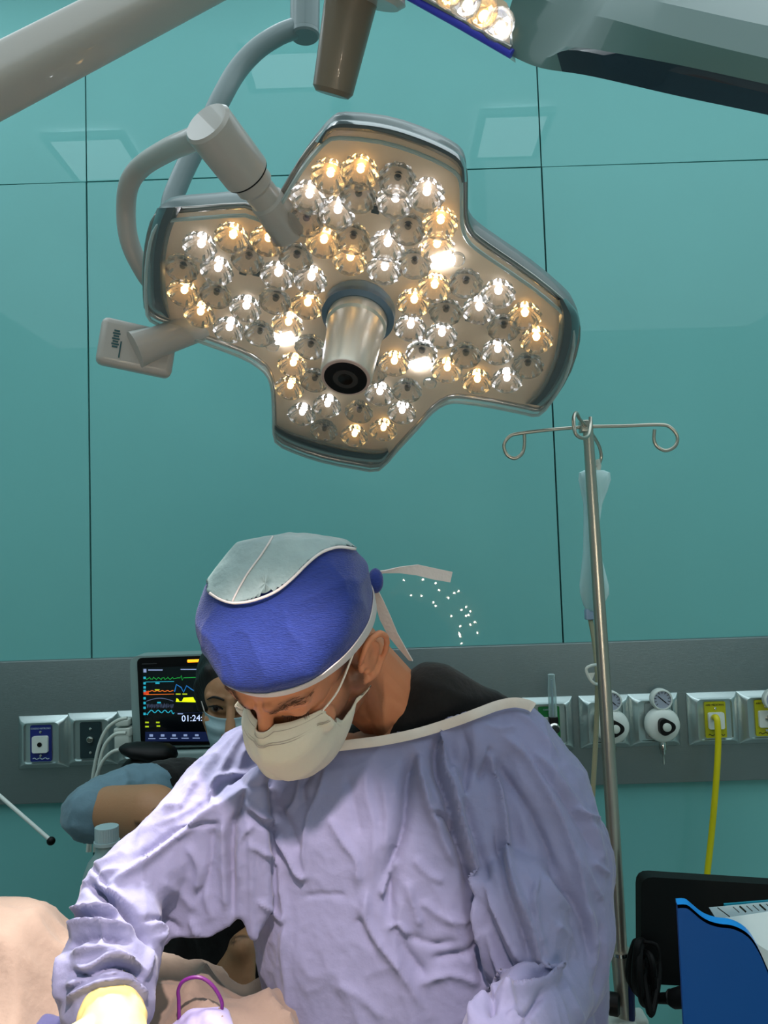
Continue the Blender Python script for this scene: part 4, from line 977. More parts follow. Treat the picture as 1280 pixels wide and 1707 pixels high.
# seam round the crown panel and across it
tree_t = BVHTree.FromPolygons([Vector(p) for p in lift], capfaces(lambda q: True))
def strip_on(tree, pts, wpx, lift_=.0008, n=5, sides=None):
    pts, _ = crom([np.array(p, float) for p in pts], [0]*len(pts), n); A = []; last = None
    for i, p in enumerate(pts):
        t = pts[min(i+1, len(pts)-1)]-pts[max(0, i-1)]; nn = np.array([-t[1], t[0]]); nn /= np.linalg.norm(nn)+1e-9
        row = []
        for s in (-.5, 0, .5):
            h = shoot(tree, *(p+nn*s*wpx), lift=lift_)
            if h is None: row = None; break
            row.append(h)
        if row: A.append(row)
    V = [p for r in A for p in r]; F = []
    for i in range(len(A)-1):
        for j in range(2): a = i*3+j; F.append([a, a+1, a+4, a+3])
    return MB().add(V, F)
sb = strip_on(tree_t, [(350, 989), (368, 1000), (392, 1006), (425, 1001), (460, 987), (488, 965), (515, 938), (538, 921), (564, 913), (592, 916)], 4, .0016)
o = obj('crown_seam', sb, m_capband, man); o.modifiers.new('t', 'SOLIDIFY').thickness = .0012
sb = strip_on(tree_t, [(455, 895), (436, 925), (412, 958), (394, 990), (388, 1003)], 2.5, .0012)
o = obj('crown_pleat', sb, m_capband, man); o.modifiers.new('t', 'SOLIDIFY').thickness = .0008
# brim binding
rb = []
for k in range(nk+1):
    k_ = k % nk; p0 = CR[0][k_]; c_ = unit([p0[0], p0[1], 0]); 
    q1 = CR[9][k_]; rb.append([Hw(p0+c_*.0012+np.array([0, 0, -.0045])), Hw(p0+c_*.0032+np.array([0, 0, .0010])), Hw(q1+c_*.0022+np.array([0, 0, .0005])), Hw(q1+c_*.0008+np.array([0, 0, .0005])), Hw(p0-c_*.001+np.array([0, 0, -.004]))])
obj('cap_binding', MB().ring_loft(rb, cap=False), m_capband, man, angle=60)
# ties at the back
tb = MB()
def ribbon(pts, wid, th=.0008, name='cap_tie', m=m_capband):
    rg = []
    for i, (x, y, d, w_, tw) in enumerate(pts):
        p = P(x, y, d); q = P(*pts[min(i+1, len(pts)-1)][:3])-P(*pts[max(i-1, 0)][:3]); q = unit(q)
        s1_ = unit(np.cross(q, FW)); s2_ = np.cross(q, s1_); u = s1_*math.cos(tw)+s2_*math.sin(tw); v = -s1_*math.sin(tw)+s2_*math.cos(tw)
        rg.append([p+u*w_*wid+v*th, p-u*w_*wid+v*th, p-u*w_*wid-v*th, p+u*w_*wid-v*th])
    return obj(name, MB().ring_loft(rg), m, man, angle=50)
ribbon([(620, 957, 1.03, .5, .5), (640, 953, 1.05, .35, .9), (665, 950, 1.06, .6, .4), (695, 950, 1.07, 1.0, .1), (725, 957, 1.08, 1.05, .1), (752, 962, 1.09, 1.0, .0)], .0072)
ribbon([(628, 985, 1.04, .35, .7), (632, 1003, 1.05, .8, .3), (642, 1030, 1.05, 1.0, .2), (655, 1058, 1.06, .9, .4), (670, 1080, 1.07, .8, .8), (685, 1101, 1.08, .5, 1.0)], .0075)
obj('tie_knot', MB().ell(P(626, 968, 1.03), (.010, .012, .016), n=10), m_bluecap, man)

# ---- mask: front panel over nose and mouth
MK = [
 (.055, -.070, .002, -.106, .014), (.057, -.067, -.010, -.124, .000), (.059, -.063, -.024, -.135, -.018), (.060, -.059, -.038, -.139, -.040),
 (.061, -.053, -.050, -.137, -.064), (.063, -.036, -.056, -.128, -.088), (.065, -.018, -.056, -.112, -.108), (.064, -.004, -.050, -.092, -.122)]
def mask_pt(u, v, off=0.):           # u -1..1 across, v 0..1 down
    f = v*(len(MK)-1); i = min(int(f), len(MK)-2); t = f-i; a = np.array(MK[i])*(1-t)+np.array(MK[i+1])*t
    x = a[0]*math.sin(u*math.pi/2*.98)/math.sin(math.pi/2*.98)*(.84 if u < 0 else 1); c = math.cos(u*math.pi/2)**.8
    if v < .18: c = math.cos(u*math.pi/2)**(.8+1.2*(1-v/.18))
    y = a[1]+(a[3]-a[1])*c; z = a[2]+(a[4]-a[2])*c
    pl = .0016*math.sin(v*24+u*1.5)*(1 if v > .12 else .3)*(1-.4*abs(u))
    cr = .004*math.exp(-((u*.9-(v-.55)*1.2)/.08)**2)*(v > .2)
    rad = unit([x*.6, -1, -.15])
    return np.array([x, y, z])+rad*(pl-cr+off)
nu, nv = 44, 40
def over_face(p, gap=.0045):
    c0_ = np.array([0, -.02, p[2]*.8-.01]); d_ = p-c0_; L_ = np.linalg.norm(d_); dw = HR@(d_/L_)
    h = face_bvh.ray_cast(Vector(Hw(c0_)+dw*.5), Vector(-dw)); 
    if h[0] is None: return p
    r = .5-h[3]+gap; return c0_+d_/L_*max(L_, min(r, L_+.02))
rows = [[Hw(over_face(mask_pt(-1+2*i/nu, j/nv))) for i in range(nu+1)] for j in range(nv+1)]
V = [p for r in rows for p in r]; F = [[j*(nu+1)+i, j*(nu+1)+i+1, (j+1)*(nu+1)+i+1, (j+1)*(nu+1)+i] for j in range(nv) for i in range(nu)]
o = obj('face_mask', MB().add(V, F), m_mask, man, angle=70); s_ = o.modifiers.new('t', 'SOLIDIFY'); s_.thickness = .0012
mask_o = o
tree_m = BVHTree.FromPolygons([Vector(p) for p in V], F)
st = MB()
for v in (.035, .115, .135): st.tube([Hw(over_face(mask_pt(-1+2*i/40, v, .0026), .0075)) for i in range(41)], .0006, 5)
obj('mask_stitching', st, mat('mask_stitch', (176, 164, 150), .7), mask_o)
obj('mask_edge', MB().tube([Hw(over_face(mask_pt(-1+2*i/40, 0, .0004), .0062)) for i in range(41)], .0010, 6), m_mask, mask_o)
sd_ = MB().ring_loft([[Hw(mask_pt(.985, v, k1)+np.array([k2, 0, 0])) for k1, k2 in ((.0015, .0), (.002, .0015), (-.0005, .0015), (-.001, 0))] for v in np.linspace(0, .62, 14)])
obj('mask_side_seam', sd_, m_mask, mask_o)
# ear loops: from the mask corners round the ear
a1, a2 = mask_pt(.99, .02, .001), mask_pt(.99, .97, .001)
ear = lambda x, y, z: np.array([.0765+x, y, z])
lp = [a1, a1*.6+ear(.003, -.010, .024)*.4+np.array([.004, 0, .0]), ear(.001, -.012, .026), ear(.004, .004, .034), ear(.003, .018, .030), ear(.001, .026, .010), ear(.000, .018, -.016), ear(.001, .008, -.028), a2*.5+ear(.002, .004, -.03)*.5+np.array([.005, .0, 0]), a2]
obj('ear_loop', MB().tube([Hw(p) for p in lp], .0013, 8, smooth=6), m_loop, man)
lp2 = [np.array([-p[0], p[1], p[2]]) for p in lp]
obj('ear_loop', MB().tube([Hw(p) for p in lp2], .0013, 8, smooth=6), m_loop, man)

# ---- black shirt under the gown
b = MB()
b.chain([P(470, 1290, 1.13), P(585, 1262, 1.14), P(700, 1222, 1.15), P(790, 1205, 1.15), P(850, 1215, 1.14)], [.038, .042, .045, .042, .034])
b.chain([P(726, 1170, 1.125), P(790, 1190, 1.13), P(852, 1206, 1.13)], [.056, .042, .030])
b.chain([P(700, 1190, 1.115), P(670, 1228, 1.10)], [.040, .030])
b.chain([P(680, 1320, 1.15), P(670, 1420, 1.14), (.07, 1.15, .98)], [.09, .10, .12])
sh_me = remesh(b, .006, 8, .6)
Vs = mverts(sh_me); Ns = mnorm(sh_me)
for i in range(len(Vs)):
    p = Vs[i]; Vs[i] = p+Ns[i]*(.0025*noise.noise(Vector(p*18))+.0035*(1-abs(noise.noise(Vector(p*np.array([9, 9, 22])))))**4-.001)
setv(sh_me, Vs)
link_mesh('shirt', sh_me, m_shirt, man)

# ---- gown
b = MB()
def sec(rows, seg=40, ex=.8):
    rings = []
    for xl, xr_, y, d, th in rows:
        c = P((xl+xr_)/2, y, d); hw = (xr_-xl)/2/FPX*d
        rings.append([c+RT*hw*math.copysign(abs(math.cos(q))**ex, math.cos(q))+np.array([0, 1., 0])*th*math.copysign(abs(math.sin(q))**ex, math.sin(q)) for q in [2*math.pi*i/seg for i in range(seg)]])
    return rings
b.ring_loft(sec([(520, 800, 1188, 1.13, .055), (470, 835, 1212, 1.125, .078), (420, 872, 1240, 1.12, .085), (405, 905, 1290, 1.11, .105), (412, 925, 1360, 1.10, .118), (420, 940, 1440, 1.095, .122), (424, 955, 1510, 1.09, .128), (436, 970, 1590, 1.085, .132), (455, 990, 1710, 1.08, .14), (470, 1010, 1900, 1.07, .15), (470, 1020, 2350, 1.05, .17)]))
# arm on the left of the picture: raised, sleeve hanging below it
b.chain([P(455, 1262, 1.12), P(412, 1268, 1.10), P(340, 1345, 1.06), P(268, 1428, 1.01), P(205, 1487, .97)], [.048, .050, .048, .048, .049])
b.chain([P(200, 1498, .965), P(196, 1560, .93), P(180, 1620, .90), P(180, 1668, .88)], [.050, .052, .056, .050])
b.prism([P(x, y, .985) for x, y in ((290, 1380), (440, 1290), (450, 1520), (421, 1570), (400, 1530), (380, 1545), (345, 1568), (288, 1569), (252, 1602), (225, 1560), (205, 1500))], FW*.045)
# arm on the right: hanging, elbow out, forearm towards the table
b.chain([P(790, 1240, 1.08), P(845, 1240, 1.10), P(890, 1330, 1.08), P(915, 1440, 1.06), P(932, 1545, 1.03), P(925, 1620, 1.0)], [.052, .062, .078, .084, .072, .062])
b.chain([P(860, 1500, .99), P(880, 1590, .97), P(900, 1640, .95)], [.060, .052, .036])
b.chain([P(925, 1640, .97), P(900, 1690, .92), P(850, 1725, .86), P(820, 1760, .82)], [.050, .046, .044, .04])
b.chain([P(960, 1400, 1.13), P(968, 1500, 1.13), P(968, 1620, 1.12), P(960, 1720, 1.12), P(955, 1900, 1.12)], [.045, .042, .04, .045, .05])
gm = remesh(b, .0030, 18, .6)
# cut the neck opening
neck = [(-200, 1180), (330, 1180), (420, 1195), (500, 1240), (586, 1233), (640, 1226), (700, 1212), (760, 1193), (820, 1170), (855, 1163), (884, 1166), (900, 1176), (960, 1100), (1500, 1000)]
nx = np.array([p[0] for p in neck], float); ny = np.array([p[1] for p in neck], float)
Vg = mverts(gm); PXg = proj(Vg)
bm = bmesh.new(); bm.from_mesh(gm); bm.verts.ensure_lookup_table()
kill = (PXg[:, 1] < np.interp(PXg[:, 0], nx, ny)) & (PXg[:, 0] > 480) & (PXg[:, 0] < 893)
bmesh.ops.delete(bm, geom=[bm.verts[i] for i in np.nonzero(kill)[0]], context='VERTS'); bm.to_mesh(gm); bm.free()
Vg = mverts(gm); Ng = mnorm(gm); PXg = proj(Vg)
view = (Vg-CAM)/np.linalg.norm(Vg-CAM, axis=1)[:, None]
facing = np.clip(-(Ng*view).sum(1)*2.2+.25, 0, 1)
tg = bvh(gm)
first = np.array([True]*len(Vg))
for i in range(len(Vg)):
    h = tg.ray_cast(Vector(CAM), Vector(view[i])); first[i] = h[3] is not None and h[3] > np.linalg.norm(Vg[i]-CAM)-.03
K = facing*first
FOLD = [  # photo path, height in mm (+ ridge, - groove), half width in photo pixels
 ([(425,1200),(385,1236),(345,1278),(300,1328),(262,1375)],4,9),([(427,1199),(400,1235),(380,1267),(360,1300),(352,1317),(355,1339)],6,6),([(440,1215),(410,1250),(395,1285)],4,6),
 ([(380,1292),(405,1291),(433,1286),(464,1264)],7,9),([(352,1310),(365,1297),(392,1290)],5,6),
 ([(408,1314),(402,1335),(399,1355),(388,1380),(386,1446),(389,1527)],-11,7),([(398,1300),(420,1312),(450,1306)],-4,7),([(424,1372),(400,1400),(402,1480)],4,7),([(372,1360),(372,1440),(378,1520)],6,7),
 ([(349,1342),(308,1383),(280,1405),(249,1430),(217,1452),(189,1470)],9,9),([(355,1328),(320,1360),(290,1388),(255,1412),(222,1440)],-7,7),([(299,1342),(280,1350),(267,1355),(248,1378),(230,1399)],6,8),([(330,1300),(312,1325),(300,1350)],5,6),
 ([(210,1415),(190,1430),(160,1440),(140,1452)],5,8),([(160,1460),(180,1452),(205,1448)],4,6),([(150,1440),(172,1468),(180,1480)],-5,5),
 ([(139,1470),(155,1480),(174,1492),(211,1517),(236,1549),(256,1584)],-22,9),([(134,1450),(136,1466),(150,1474),(180,1482),(215,1506)],7,7),
 ([(102,1533),(120,1520),(136,1514),(177,1513),(200,1520)],10,8),([(100,1550),(120,1535),(145,1527),(190,1530)],-9,6),([(105,1561),(120,1548),(142,1539),(183,1542),(220,1549)],11,8),([(110,1578),(135,1562),(170,1560),(215,1572)],-10,7),
 ([(120,1589),(155,1583),(189,1586),(217,1608)],9,7),([(172,1540),(171,1560),(166,1578)],6,5),([(127,1608),(145,1614),(165,1604),(183,1595),(214,1602),(236,1617)],10,7),([(118,1620),(150,1628),(185,1612),(215,1618),(240,1636)],-10,6),
 ([(111,1642),(149,1630),(189,1622),(230,1632)],9,7),([(114,1667),(130,1655),(160,1640),(200,1634),(228,1648),(238,1668)],10,7),([(105,1590),(98,1630),(100,1670)],7,7),([(236,1560),(250,1580),(244,1610),(236,1640)],6,7),
 ([(311,1411),(325,1430),(332,1455),(327,1492)],5,9),([(355,1380),(352,1420),(346,1461),(330,1496)],-6,8),([(255,1536),(267,1549),(262,1570)],7,7),([(239,1533),(262,1533),(285,1540),(300,1556)],-5,6),([(317,1533),(322,1548),(330,1560)],5,6),([(300,1380),(330,1376),(368,1374)],-4,5),([(345,1430),(340,1480),(352,1530)],4,7),([(270,1470),(300,1490),(325,1520)],3,9),
 ([(417,1366),(420,1440),(421,1527),(430,1590),(450,1650)],4,7),([(408,1337),(433,1357),(450,1368),(466,1378)],6,7),([(412,1348),(436,1370),(460,1388)],-6,6),([(420,1405),(445,1425),(465,1440)],4,6),
 ([(454,1384),(478,1420),(496,1455),(511,1464)],7,7),([(460,1340),(485,1380),(498,1420)],-5,8),([(478,1536),(475,1586),(481,1645),(484,1700)],5,9),([(465,1440),(472,1500),(478,1536)],4,7),([(430,1500),(455,1520),(478,1536)],4,6),
 ([(543,1280),(538,1305),(531,1325),(518,1352),(511,1378),(506,1426),(512,1460)],5,5),([(546,1360),(570,1402),(594,1435),(597,1479)],5,9),([(609,1283),(612,1334),(624,1378),(621,1467)],4,10),([(635,1300),(645,1360),(640,1420)],4,9),([(580,1290),(590,1340),(600,1390)],-3,9),
 ([(692,1258),(680,1290),(674,1366),(662,1414),(650,1461),(650,1527)],-14,12),([(635,1495),(646,1465),(661,1432)],8,6),([(612,1485),(608,1510),(609,1533),(632,1574),(668,1616),(701,1678)],7,10),([(596,1530),(606,1550),(625,1590)],-4,9),([(655,1530),(670,1575),(710,1630)],-6,10),
 ([(698,1258),(700,1290),(716,1343),(740,1390)],9,9),([(700,1290),(712,1340),(733,1391),(759,1444)],6,8),([(677,1467),(688,1505),(701,1545)],5,8),([(647,1548),(660,1540),(668,1545),(683,1560)],5,6),([(683,1560),(720,1575),(760,1570)],-4,8),([(690,1430),(712,1455),(740,1470)],4,8),([(700,1500),(740,1530),(790,1540)],4,10),([(560,1640),(600,1660),(640,1700)],3,12),([(505,1495),(540,1492),(575,1494)],-3,5),
 ([(720,1600),(770,1590),(800,1580)],-5,9),([(700,1640),(750,1625),(800,1640)],4,10),([(440,1230),(455,1250),(480,1262)],4,6),([(486,1272),(500,1290),(495,1330),(475,1360)],5,6),([(520,1290),(505,1310),(510,1345)],-4,6),
 ([(752,1200),(745,1220),(739,1248),(742,1287),(755,1313),(775,1391),(795,1457),(801,1525),(811,1574),(820,1650)],14,8),([(738,1210),(727,1250),(729,1290),(741,1320),(760,1394),(779,1460),(787,1530),(797,1580),(806,1640)],-16,9),
 ([(723,1356),(742,1362),(760,1392)],-9,7),([(720,1349),(740,1352),(755,1370)],6,6),([(755,1277),(760,1300),(778,1336)],7,7),([(768,1215),(780,1260),(775,1330),(800,1420),(815,1500)],-7,9),
 ([(814,1254),(822,1280),(830,1313),(838,1360),(844,1411),(857,1476),(883,1542),(896,1594),(918,1620)],11,8),([(800,1300),(812,1268),(818,1245)],-6,6),([(828,1380),(836,1440),(850,1500),(872,1560),(884,1600)],-8,7),([(804,1457),(815,1490),(830,1525),(850,1570),(870,1607)],8,7),([(790,1470),(812,1530),(838,1590),(856,1625)],-7,6),([(815,1540),(826,1590),(840,1628)],6,6),
 ([(840,1228),(860,1245),(883,1267),(909,1313),(941,1385),(968,1470),(984,1558)],8,10),([(824,1274),(850,1310),(883,1359),(928,1457),(971,1538),(984,1597)],-9,10),([(889,1254),(910,1275),(935,1303),(981,1372),(1010,1440)],6,9),([(870,1235),(905,1290),(950,1350),(990,1420)],-5,8),
 ([(955,1346),(974,1359),(1000,1364)],6,6),([(990,1437),(1005,1450),(1017,1457)],5,5),([(960,1420),(985,1470),(1005,1500)],5,8),([(899,1457),(889,1493),(893,1520),(896,1542),(912,1607)],6,6),([(910,1460),(925,1490),(950,1520)],4,9),([(925,1540),(945,1560),(960,1600)],4,9),([(975,1510),(990,1560),(990,1620)],5,8),([(1000,1540),(1005,1600),(995,1660)],-5,9),([(940,1640),(960,1680),(975,1707)],4,10),
 ([(817,1656),(835,1640),(857,1630),(902,1626),(922,1618)],12,6),([(826,1664),(845,1652),(870,1643),(905,1632)],-16,6),([(834,1680),(852,1664),(876,1655),(905,1645),(924,1630),(926,1610)],13,7),([(782,1707),(800,1684),(815,1672),(840,1669),(858,1684)],12,8),([(860,1700),(880,1690),(905,1650)],-7,7),([(846,1690),(870,1707)],7,7),([(900,1600),(925,1625),(922,1640)],7,6),([(812,1650),(822,1668),(818,1690)],-12,7),
 ([(850,1185),(880,1200),(905,1230),(930,1262)],4,7),([(800,1205),(830,1215),(860,1210)],4,8)]
D = np.zeros(len(Vg))
for pts, amp, sg in FOLD:
    pts = [np.array(p, float) for p in pts]
    q, _ = crom(pts, [0]*len(pts), 3); q = np.array(q)
    lo, hi = q.min(0)-4*sg, q.max(0)+4*sg
    idx = np.nonzero((PXg[:, 0] > lo[0]) & (PXg[:, 0] < hi[0]) & (PXg[:, 1] > lo[1]) & (PXg[:, 1] < hi[1]) & (K > 0))[0]
    if not len(idx): continue
    best = np.full(len(idx), 1e9); bt = np.zeros(len(idx)); n_ = len(q)-1
    for i in range(n_):
        dd, t = seg_dist(PXg[idx], q[i], q[i+1]); m_ = dd < best; best[m_] = dd[m_]; bt[m_] = (i+t[m_])/n_
    taper = np.clip(np.minimum(bt, 1-bt)*5+.25, 0, 1)
    prof = .55*np.exp(-(best/(sg*.95))**2)+.55*np.exp(-best/(sg*.50))
    D[idx] += amp*.00125*prof*taper
for i in range(len(Vg)):
    p = Vg[i]; a = Vector((p[0]*11, p[1]*11, p[2]*4.5)); r1 = 1-abs(noise.noise(a)); r2 = 1-abs(noise.noise(Vector((p[0]*30+5, p[1]*30, p[2]*22))))
    r3 = 1-abs(noise.noise(Vector((p[0]*60+p[2]*25, p[1]*60, p[2]*45))))
    D[i] = D[i]*K[i] + .0046*(r1**6-.35)+.0014*(r2**5-.35)+.0006*(r3**4-.4)
Vg = Vg+Ng*D[:, None]
setv(gm, Vg)
gown = link_mesh('gown', gm, m_gown, man); gown.modifiers.new('t', 'SOLIDIFY').thickness = .0012
tg = bvh(gm, man.location)
# neck binding
cen, _ = crom([np.array(p, float) for p in ((500, 1252), (540, 1247), (586, 1241), (640, 1234), (700, 1221), (760, 1202), (800, 1187), (830, 1176), (858, 1171), (880, 1175), (889, 1180))], [0]*11, 6)
dep = []
for i, p in enumerate(cen):
    hs = shoot(tg, p[0]+4, p[1]+16); dep.append(np.nan if hs is None else (hs-CAM)@FW)
dep = np.array(dep); ok = ~np.isnan(dep); dep = np.interp(np.arange(len(dep)), np.nonzero(ok)[0], dep[ok])
for _ in range(6): dep[1:-1] = (dep[:-2]+2*dep[1:-1]+dep[2:])/4
A = []
for i, p in enumerate(cen):
    t = cen[min(i+1, len(cen)-1)]-cen[max(0, i-1)]; nn = unit(np.array([-t[1], t[0]])); d0 = dep[i]-.004
    A.append([P(*(p+nn*8.5), d0-.002), P(*p, d0-.0025), P(*(p-nn*8.5), d0+.001), P(*(p-nn*8.0), d0+.006), P(*(p+nn*7.0), d0+.004)])
obj('gown_neck_binding', MB().ring_loft(A), m_band, man, angle=60)
# ---- glove
b = MB(); wr = P(183, 1668, .872); dn = unit(P(192, 1760, .80)-wr)
b.chain([wr-dn*.006, wr+dn*.03, wr+dn*.06], [.0375, .0355, .033]); hand_lumps(b, wr+dn*.035, dn, (.35, -.8, .1), -1, .6, 1.06)
b.caps(wr+dn*.05, wr+dn*.11, .033, .036)
gl = remesh(b, .0028, 5)
V = mverts(gl); N = mnorm(gl)
for i in range(len(V)):
    s = (V[i]-wr)@dn; V[i] += N[i]*(.0012*math.sin(s*260+6*noise.noise(Vector(V[i]*25)))*math.exp(-max(0, s-.02)*18)+.0010*noise.noise(Vector(V[i]*70)))
setv(gl, V); link_mesh('glove', gl, m_glove, man)
obj('glove_cuff_roll', MB().tube([wr-dn*.034*0+dn*-.004+(frame((1, 0, 0), dn)@np.array([.0385*math.cos(a), .0385*math.sin(a), 0])) for a in [2*math.pi*i/40 for i in range(41)]], .0028, 8), m_glove, man)
# ================================================================== assistant behind
WO = P(386, 1178, 1.70)
aw, pw = math.radians(4), math.radians(10)
Rz = np.array([[math.cos(aw), -math.sin(aw), 0], [math.sin(aw), math.cos(aw), 0], [0, 0, 1]])
Rx = np.array([[1, 0, 0], [0, math.cos(pw), -math.sin(pw)], [0, math.sin(pw), math.cos(pw)]])
WR = Rz@Rx@np.array([[1., 0, 0], [0, 1, 0], [0, 0, 1]])
WO = WO-WR@np.array([0, -.085, .018])
def Ww(p): return WO+WR@np.array(p, float)
b = head_lumps(True)
nbw = WR.T@(P(395, 1290, 1.76)-WO)
b.chain([(0, .02, -.03), tuple(nbw)], [.048, .052])
h2 = remesh(b, .0030, 4); V = mverts(h2); N = mnorm(h2)
for s in (-1, 1):
    V = gsculpt(V, N, (s*.0315, -.093, .0175), (.0125, .02, .0040), -.0085, (0, -1, 0))
paint(h2, lambda v: v[:, 0]*0); setv(h2, WO+V@WR.T)
b = MB()
sR, sL = P(322, 1318, 1.68), P(480, 1312, 1.74)
el = P(158, 1352, 1.50); wr2 = P(345, 1392, 1.34)
lel, lwr = P(470, 1540, 1.62), P(404, 1580, 1.48)
lp_ = np.array([-.30, 1.72, .93])
b.chain([P(395, 1290, 1.76), P(385, 1400, 1.72), lp_], [.07, .115, .125]); b.chain([sR, P(395, 1310, 1.74), sL], [.05, .07, .05])
b.chain([sR, P(245, 1318, 1.6), el], [.045, .044, .040]); b.chain([el, P(255, 1356, 1.41), wr2], [.045, .050, .032])
b.chain([sL, lel, lwr], [.045, .036, .028]); hand_lumps(b, wr2, unit(P(460, 1410, 1.28)-wr2), (0, 0, -1), 1, .6, .95); hand_lumps(b, lwr, unit(P(385, 1720, 1.42)-lwr), (0, 0, -1), 1, .6, .95)
for s in (-1, 1):
    hip = lp_+np.array([s*.085, 0, -.04]); kn = np.array([lp_[0]+s*.10, 1.70, .48]); an = np.array([lp_[0]+s*.11, 1.74, .08])
    b.chain([hip, kn, an], [.085, .056, .038]); b.chain([an, an+np.array([0, -.12, -.04])], [.042, .034])
b2 = remesh(b, .007, 6); paint(b2, lambda v: v[:, 0]*0)
# small tattoo marks on the forearm
wm = join(h2, b2)
def tat(V):
    px = proj(V); f = np.zeros(len(V))
    for x, y, rx, ry in ((230, 1374, 7, 6), (262, 1350, 9, 3), (272, 1345, 4, 5), (400, 1562, 16, 3), (385, 1570, 10, 3)):
        f = np.maximum(f, .85*np.exp(-(((px[:, 0]-x)/rx)**2+((px[:, 1]-y)/ry)**2)**2))
    return f
c = tat(mverts(wm)); wm.color_attributes['stubble'].data.foreach_set('color', np.stack([c, c, c, c*0+1], 1).ravel())
woman = link_mesh('person', wm, m_skin2, loc=(lp_[0], lp_[1], 0))
tag(woman, 'masked assistant half hidden behind the surgeon, bare forearm bent at the left', 'person')
wb_ = bvh(h2)
def fw(x, z, lift=.0006):
    h = wb_.ray_cast(Vector(Ww((x, -.25, z))), Vector(WR@np.array([0, 1., 0]))); return np.array(h[0])+np.array(h[1])*lift if h[0] is not None else Ww((x, -.09, z))
for s in (-1, 1):
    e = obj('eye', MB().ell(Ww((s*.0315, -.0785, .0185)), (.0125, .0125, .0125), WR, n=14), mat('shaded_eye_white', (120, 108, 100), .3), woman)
    obj('iris', MB().ell(Ww((s*.0325, -.0870, .0180)), (.0066, .0052, .0066), WR, n=10), m_iris, e)
for s in (-1, 1):
    lb = MB(); eb = MB()
    lb.tube([fw(s*x, z, .001) for x, z in ((.017, .0160), (.024, .0215), (.032, .0235), (.040, .0215), (.048, .0165))], .0019, 6, smooth=4)
    eb.tube([fw(s*x, z, .001) for x, z in ((.013, .0385), (.025, .0425), (.037, .0425), (.050, .036))], [.0022, .0026, .0024, .0008], 6, smooth=4); obj('eyelashes', lb, m_hair, woman); obj('eyebrow', eb, m_hair, woman)

# hair drawn back
b = MB(); b.ell((0, .020, .052), (.088, .104, .098), n=20); b.ell((0, .105, .03), (.045, .04, .045), n=12)
for s in (-1, 1): b.chain([(s*.045, -.048, .085), (s*.073, -.022, .045), (s*.076, .0, -.01)], [.020, .016, .012])
hm = remesh(b, .005, 4); V = mverts(hm)
keep = ~((V[:, 1] < -.062) & (V[:, 2] < .078+.0*V[:, 0]))
setv(hm, WO+V@WR.T); link_mesh('hair', hm, m_hair, woman)
# mask
def wmask(u, v):
    x = .063*math.sin(u*1.5)/math.sin(1.5)*(1-.25*v); c = max(0, math.cos(u*1.5))**(1.6 if v < .15 else .8)
    y = -.048+.012*v+(-.068-.012*math.sin(v*3.14))*c; z = .000-.098*v-.004*c*(v > .5)+(.004*c if v < .1 else 0)
    return Ww((x, y+.0016*math.sin(v*22), z))
rows = [wmask(-1+2*i/30, j/26) for j in range(27) for i in range(31)]
o = obj('face_mask', MB().add(rows, [[j*31+i, j*31+i+1, (j+1)*31+i+1, (j+1)*31+i] for j in range(26) for i in range(30)]), m_maskb, woman, angle=70); o.modifiers.new('t', 'SOLIDIFY').thickness = .001
for s in (-1, 1): obj('ear_loop', MB().tube([wmask(s, .02), Ww((s*.077, -.01, .02)), Ww((s*.080, .02, .02)), Ww((s*.077, .015, -.02)), wmask(s, .8)], .0012, 6, smooth=4), m_loop, woman)
# black scrub top and grey-blue long sleeve, pushed up at the elbow
def cloth_me(b, vox, amp, freq=1.):
    m = remesh(b, vox, 5); V = mverts(m); N = mnorm(m)
    for i in range(len(V)):
        p = V[i]; V[i] = p+N[i]*(amp*(1-abs(noise.noise(Vector(p*np.array([16, 16, 12])*freq))))**4+amp*.5*(1-abs(noise.noise(Vector(p*35*freq))))**4)
    setv(m, V); return m
b = MB(); b.chain([P(395, 1318, 1.76), P(385, 1400, 1.72), (-.31, 1.715, 1.0), (-.31, 1.71, .84)], [.085, .128, .142, .145]); b.chain([sR, P(395, 1325, 1.74), sL], [.062, .075, .062])
b.chain([sR, P(268, 1312, 1.61)], [.062, .050]); b.chain([sL, P(478, 1420, 1.7)], [.062, .055])
b.chain([P(300, 1600, 1.60), P(400, 1640, 1.60)], [.075, .09])
link_mesh('scrub_top', cloth_me(b, .007, .005), m_shirt, woman)
m_sleeve = cloth('grey_blue_sleeve', (98, 128, 142), .4)
b = MB(); b.chain([P(252, 1319, 1.59), P(225, 1324, 1.565), P(178, 1342, 1.51), P(157, 1354, 1.485)], [.049, .049, .050, .052])
link_mesh('sleeve', cloth_me(b, .005, .007), m_sleeve, woman)
b = MB(); b.chain([lel+np.array([0, 0, .25]), lel+np.array([0, 0, .1])], [.05, .05]); link_mesh('sleeve', cloth_me(b, .008, .004), m_sleeve, woman)

